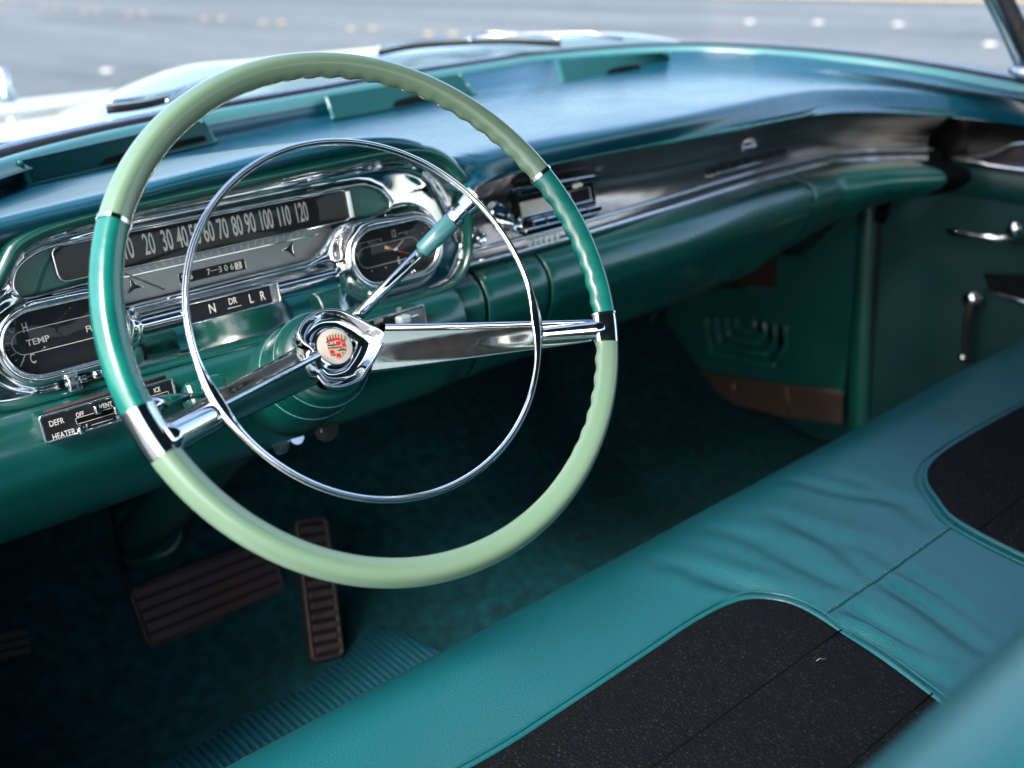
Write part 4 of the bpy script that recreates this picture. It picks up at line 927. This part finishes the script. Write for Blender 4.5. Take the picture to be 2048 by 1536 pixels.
tube('handle_boss', [dY(2036, 470, 1.20), dY(2030, 462, 1.16), dY(2033, 445, 1.155)], [.016, .013, .006], M['chrome'], door, 18, local=False)
tube('window_crank', [dY(1945, 606, 1.165), dY(1935, 640, 1.165), dY(1930, 700, 1.165), dY(1932, 722, 1.165)], [.008, .006, .005, .006], M['black'], door, 12, local=False)
tube('crank_boss', [dY(1950, 600, 1.2), dY(1943, 598, 1.165), dY(1940, 600, 1.16)], [.018, .014, .006], M['chrome'], door, 18, local=False)
tube('crank_knob', [dY(1930, 716, 1.165), dY(1924, 716, 1.14)], [.007, .007], M['chrome'], door, 12, local=False)
ar_ = [dY(1968, 552, 1.193), dY(2100, 553, 1.193), dY(2140, 625, 1.193), dY(2048, 600, 1.193), dY(1975, 576, 1.193)]
mesh('armrest_insert', ar_, [(0, 1, 2, 3, 4)], M['insert'], door, False, local=False)
tube('armrest_trim', [dY(1972, 578, 1.19), dY(2048, 604, 1.19), dY(2140, 632, 1.19)], .003, M['chrome2'], door, 8, local=False)
tube('armrest_trim', [dY(1966, 549, 1.19), dY(2048, 550, 1.19), dY(2140, 552, 1.19)], .0018, M['black'], door, 8, local=False)
kc = empty('kick_panel', Vector((1.2, .5, .3)), 'dark teal kick panel with nested louvre vent between dash and door', 'kick panel')
kpx = [(1722, 412), (1604, 512), (1556, 508), (1556, 575), (1345, 578), (1335, 640), (1362, 740), (1460, 755), (1690, 790), (1708, 600)]
kv = [dY(x, y, 1.20) for x, y in kpx]; o = mesh('panel', kv, [tuple(range(len(kv)))], M['kick'], kc, False, local=False); solid(o, .004, -1)
kb_ = [dY(1556, 505, 1.215), dY(1556, 580, 1.215), dY(1345, 585, 1.215), dY(1480, 500, 1.215)]
mesh('bare_metal', kb_, [(0, 1, 2, 3)], M['rust'], kc, False, local=False)
tube('panel_edge', [dY(x, y, 1.195) for x, y in [(1722, 412), (1604, 512), (1556, 508)]], .0022, M['kick'], kc, 6, local=False)
tube('panel_edge', [dY(x, y, 1.195) for x, y in [(1530, 573), (1430, 572)]], .0022, M['kick'], kc, 6, local=False)
jr = [[dY(x0, y, 1.195)+Vector((.02, 0, 0)), dY(x0, y, 1.185), dY(x1, y, 1.180), dY(x1, y, 1.195)+Vector((.03, 0, 0))] for x0, x1, y in [(1722, 1746, 400), (1712, 1742, 480), (1704, 1738, 600), (1698, 1734, 720), (1696, 1732, 870)]]
grid('door_jamb', jr, M['rim_teal'] if False else M['kick'], kc, local=False)
tube('jamb_seal', [dY(1764, 385, 1.195), dY(1758, 450, 1.195), dY(1748, 600, 1.195), dY(1738, 740, 1.195), dY(1734, 860, 1.195)], .0045, M['black'], kc, 8, local=False)
tube('jamb_bead', [dY(1757, 395, 1.19), dY(1750, 450, 1.19), dY(1740, 600, 1.19), dY(1730, 740, 1.19), dY(1727, 860, 1.19)], .0022, M['kick'], kc, 8, local=False)
# vent: nested U-shaped louvres
V_ = lambda x, y, X=1.196: dY(x, y, X)
va = [V_(1408, 628), V_(1500, 622), V_(1578, 648), V_(1572, 720), V_(1558, 738), V_(1440, 722), V_(1416, 700)]
o = mesh('vent_plate', va, [tuple(range(7))], M['kick'], kc, False, local=False); solid(o, .003, 1)
for k in range(4):
    l0 = (1412+20*k, 634+1*k); l1 = (1420+18*k, 692-12*k); m0 = (1432+17*k, 708-16*k); m1 = (1552-18*k, 732-22*k); r1 = (1570-20*k, 700-16*k); r0 = (1571-22*k, 652-5*k)
    path = spline([V_(*l0, 1.190), V_(*l1, 1.190), V_(*m0, 1.188), V_(*m1, 1.186)], 24)
    tube('louvre', path, .0052, M['ventframe'], kc, 8, ry=.003, local=False)
    tube('louvre', spline([V_(*m1, 1.186), V_(*r1, 1.188), V_(*r0, 1.190)], 12), .0045, M['ventframe'], kc, 8, ry=.003, local=False)
    if k < 3:
        s0, s1 = (r0[0]-10, r0[1]+2), (r1[0]-9, r1[1]-4)
        tube('louvre_opening', [V_(*s0, 1.188), V_(*s1, 1.188)], .0040, M['dark'], kc, 6, ry=.002, local=False)
sc_ = [dY(1358, 738, 1.192), dY(1460, 755, 1.192), dY(1600, 775, 1.192), dY(1685, 786, 1.192), dY(1684, 848, 1.192), dY(1560, 832, 1.192), dY(1440, 802, 1.192), dY(1395, 796, 1.192)]
o = mesh('scuff_plate', sc_, [tuple(range(8))], M['scuff'], kc, False, local=False); solid(o, .003, 1)
tube('plate_edge', [dY(1358, 737, 1.19), dY(1460, 754, 1.19), dY(1600, 775, 1.19), dY(1686, 787, 1.19)], .0030, M['scuff'], kc, 8, local=False)
for x in (1464, 1572): tube('plate_strap', [dY(x, 760 if x < 1500 else 772, 1.19), dY(x+3, 806 if x < 1500 else 828, 1.19)], .005, M['scuff'], kc, 8, ry=.002, local=False)
# thin underdash strut seen against the dark
tube('dash_strut', [at(1395, 520, 1, .36), at(1345, 580, 1, .40), at(1300, 640, 1, .42)], .004, M['paint'], dash, 8, local=False)

# ------------------------------------------------------------------ wipers and small exterior things
def wiper(name, label, pts, zs, arm, group='windshield wipers'):
    P_ = [at(x, y, 2, z) for (x, y), z in zip(pts, zs)]
    w_ = empty(name, P_[0], label, 'wiper')
    tube('wiper_blade', spline(P_, 24), .005, M['black'], w_, 8, ry=.003, local=False)
    tube('blade_frame', spline([p+Vector((0, 0, .009)) for p in P_], 24), .0028, M['chrome2'], w_, 8, local=False)
    tube('wiper_arm', [at(x, y, 2, z) for x, y, z in arm], .0035, M['chrome2'], w_, 8, local=False)
    w_['group'] = group
wiper('windshield_wiper', 'black wiper blade lying on the cowl behind the left of the wheel', [(214, 220), (300, 208), (400, 180), (470, 163)], [1.012]*4, [(335, 203, 1.018), (385, 168, 1.02), (440, 150, 1.02)])
wiper('windshield_wiper', 'wiper blade standing up from the cowl right of the wheel top', [(758, 106), (840, 92), (1000, 83), (1120, 88)], [1.02]*4, [(940, 80, 1.03), (960, 64, 1.03), (1040, 68, 1.03), (1180, 66, 1.03), (1245, 78, 1.02)])
fo_ = at(10, 172, 1, 2.2)
ho_ = empty('fender_ornament', fo_, 'small chrome ornament standing on the hood at the far left', 'ornament')
tube('ornament_post', [fo_+Vector((0, 0, -.04)), fo_, fo_+Vector((0, 0, .045))], [.020, .016, .012], M['chrome'], ho_, 14, local=False)
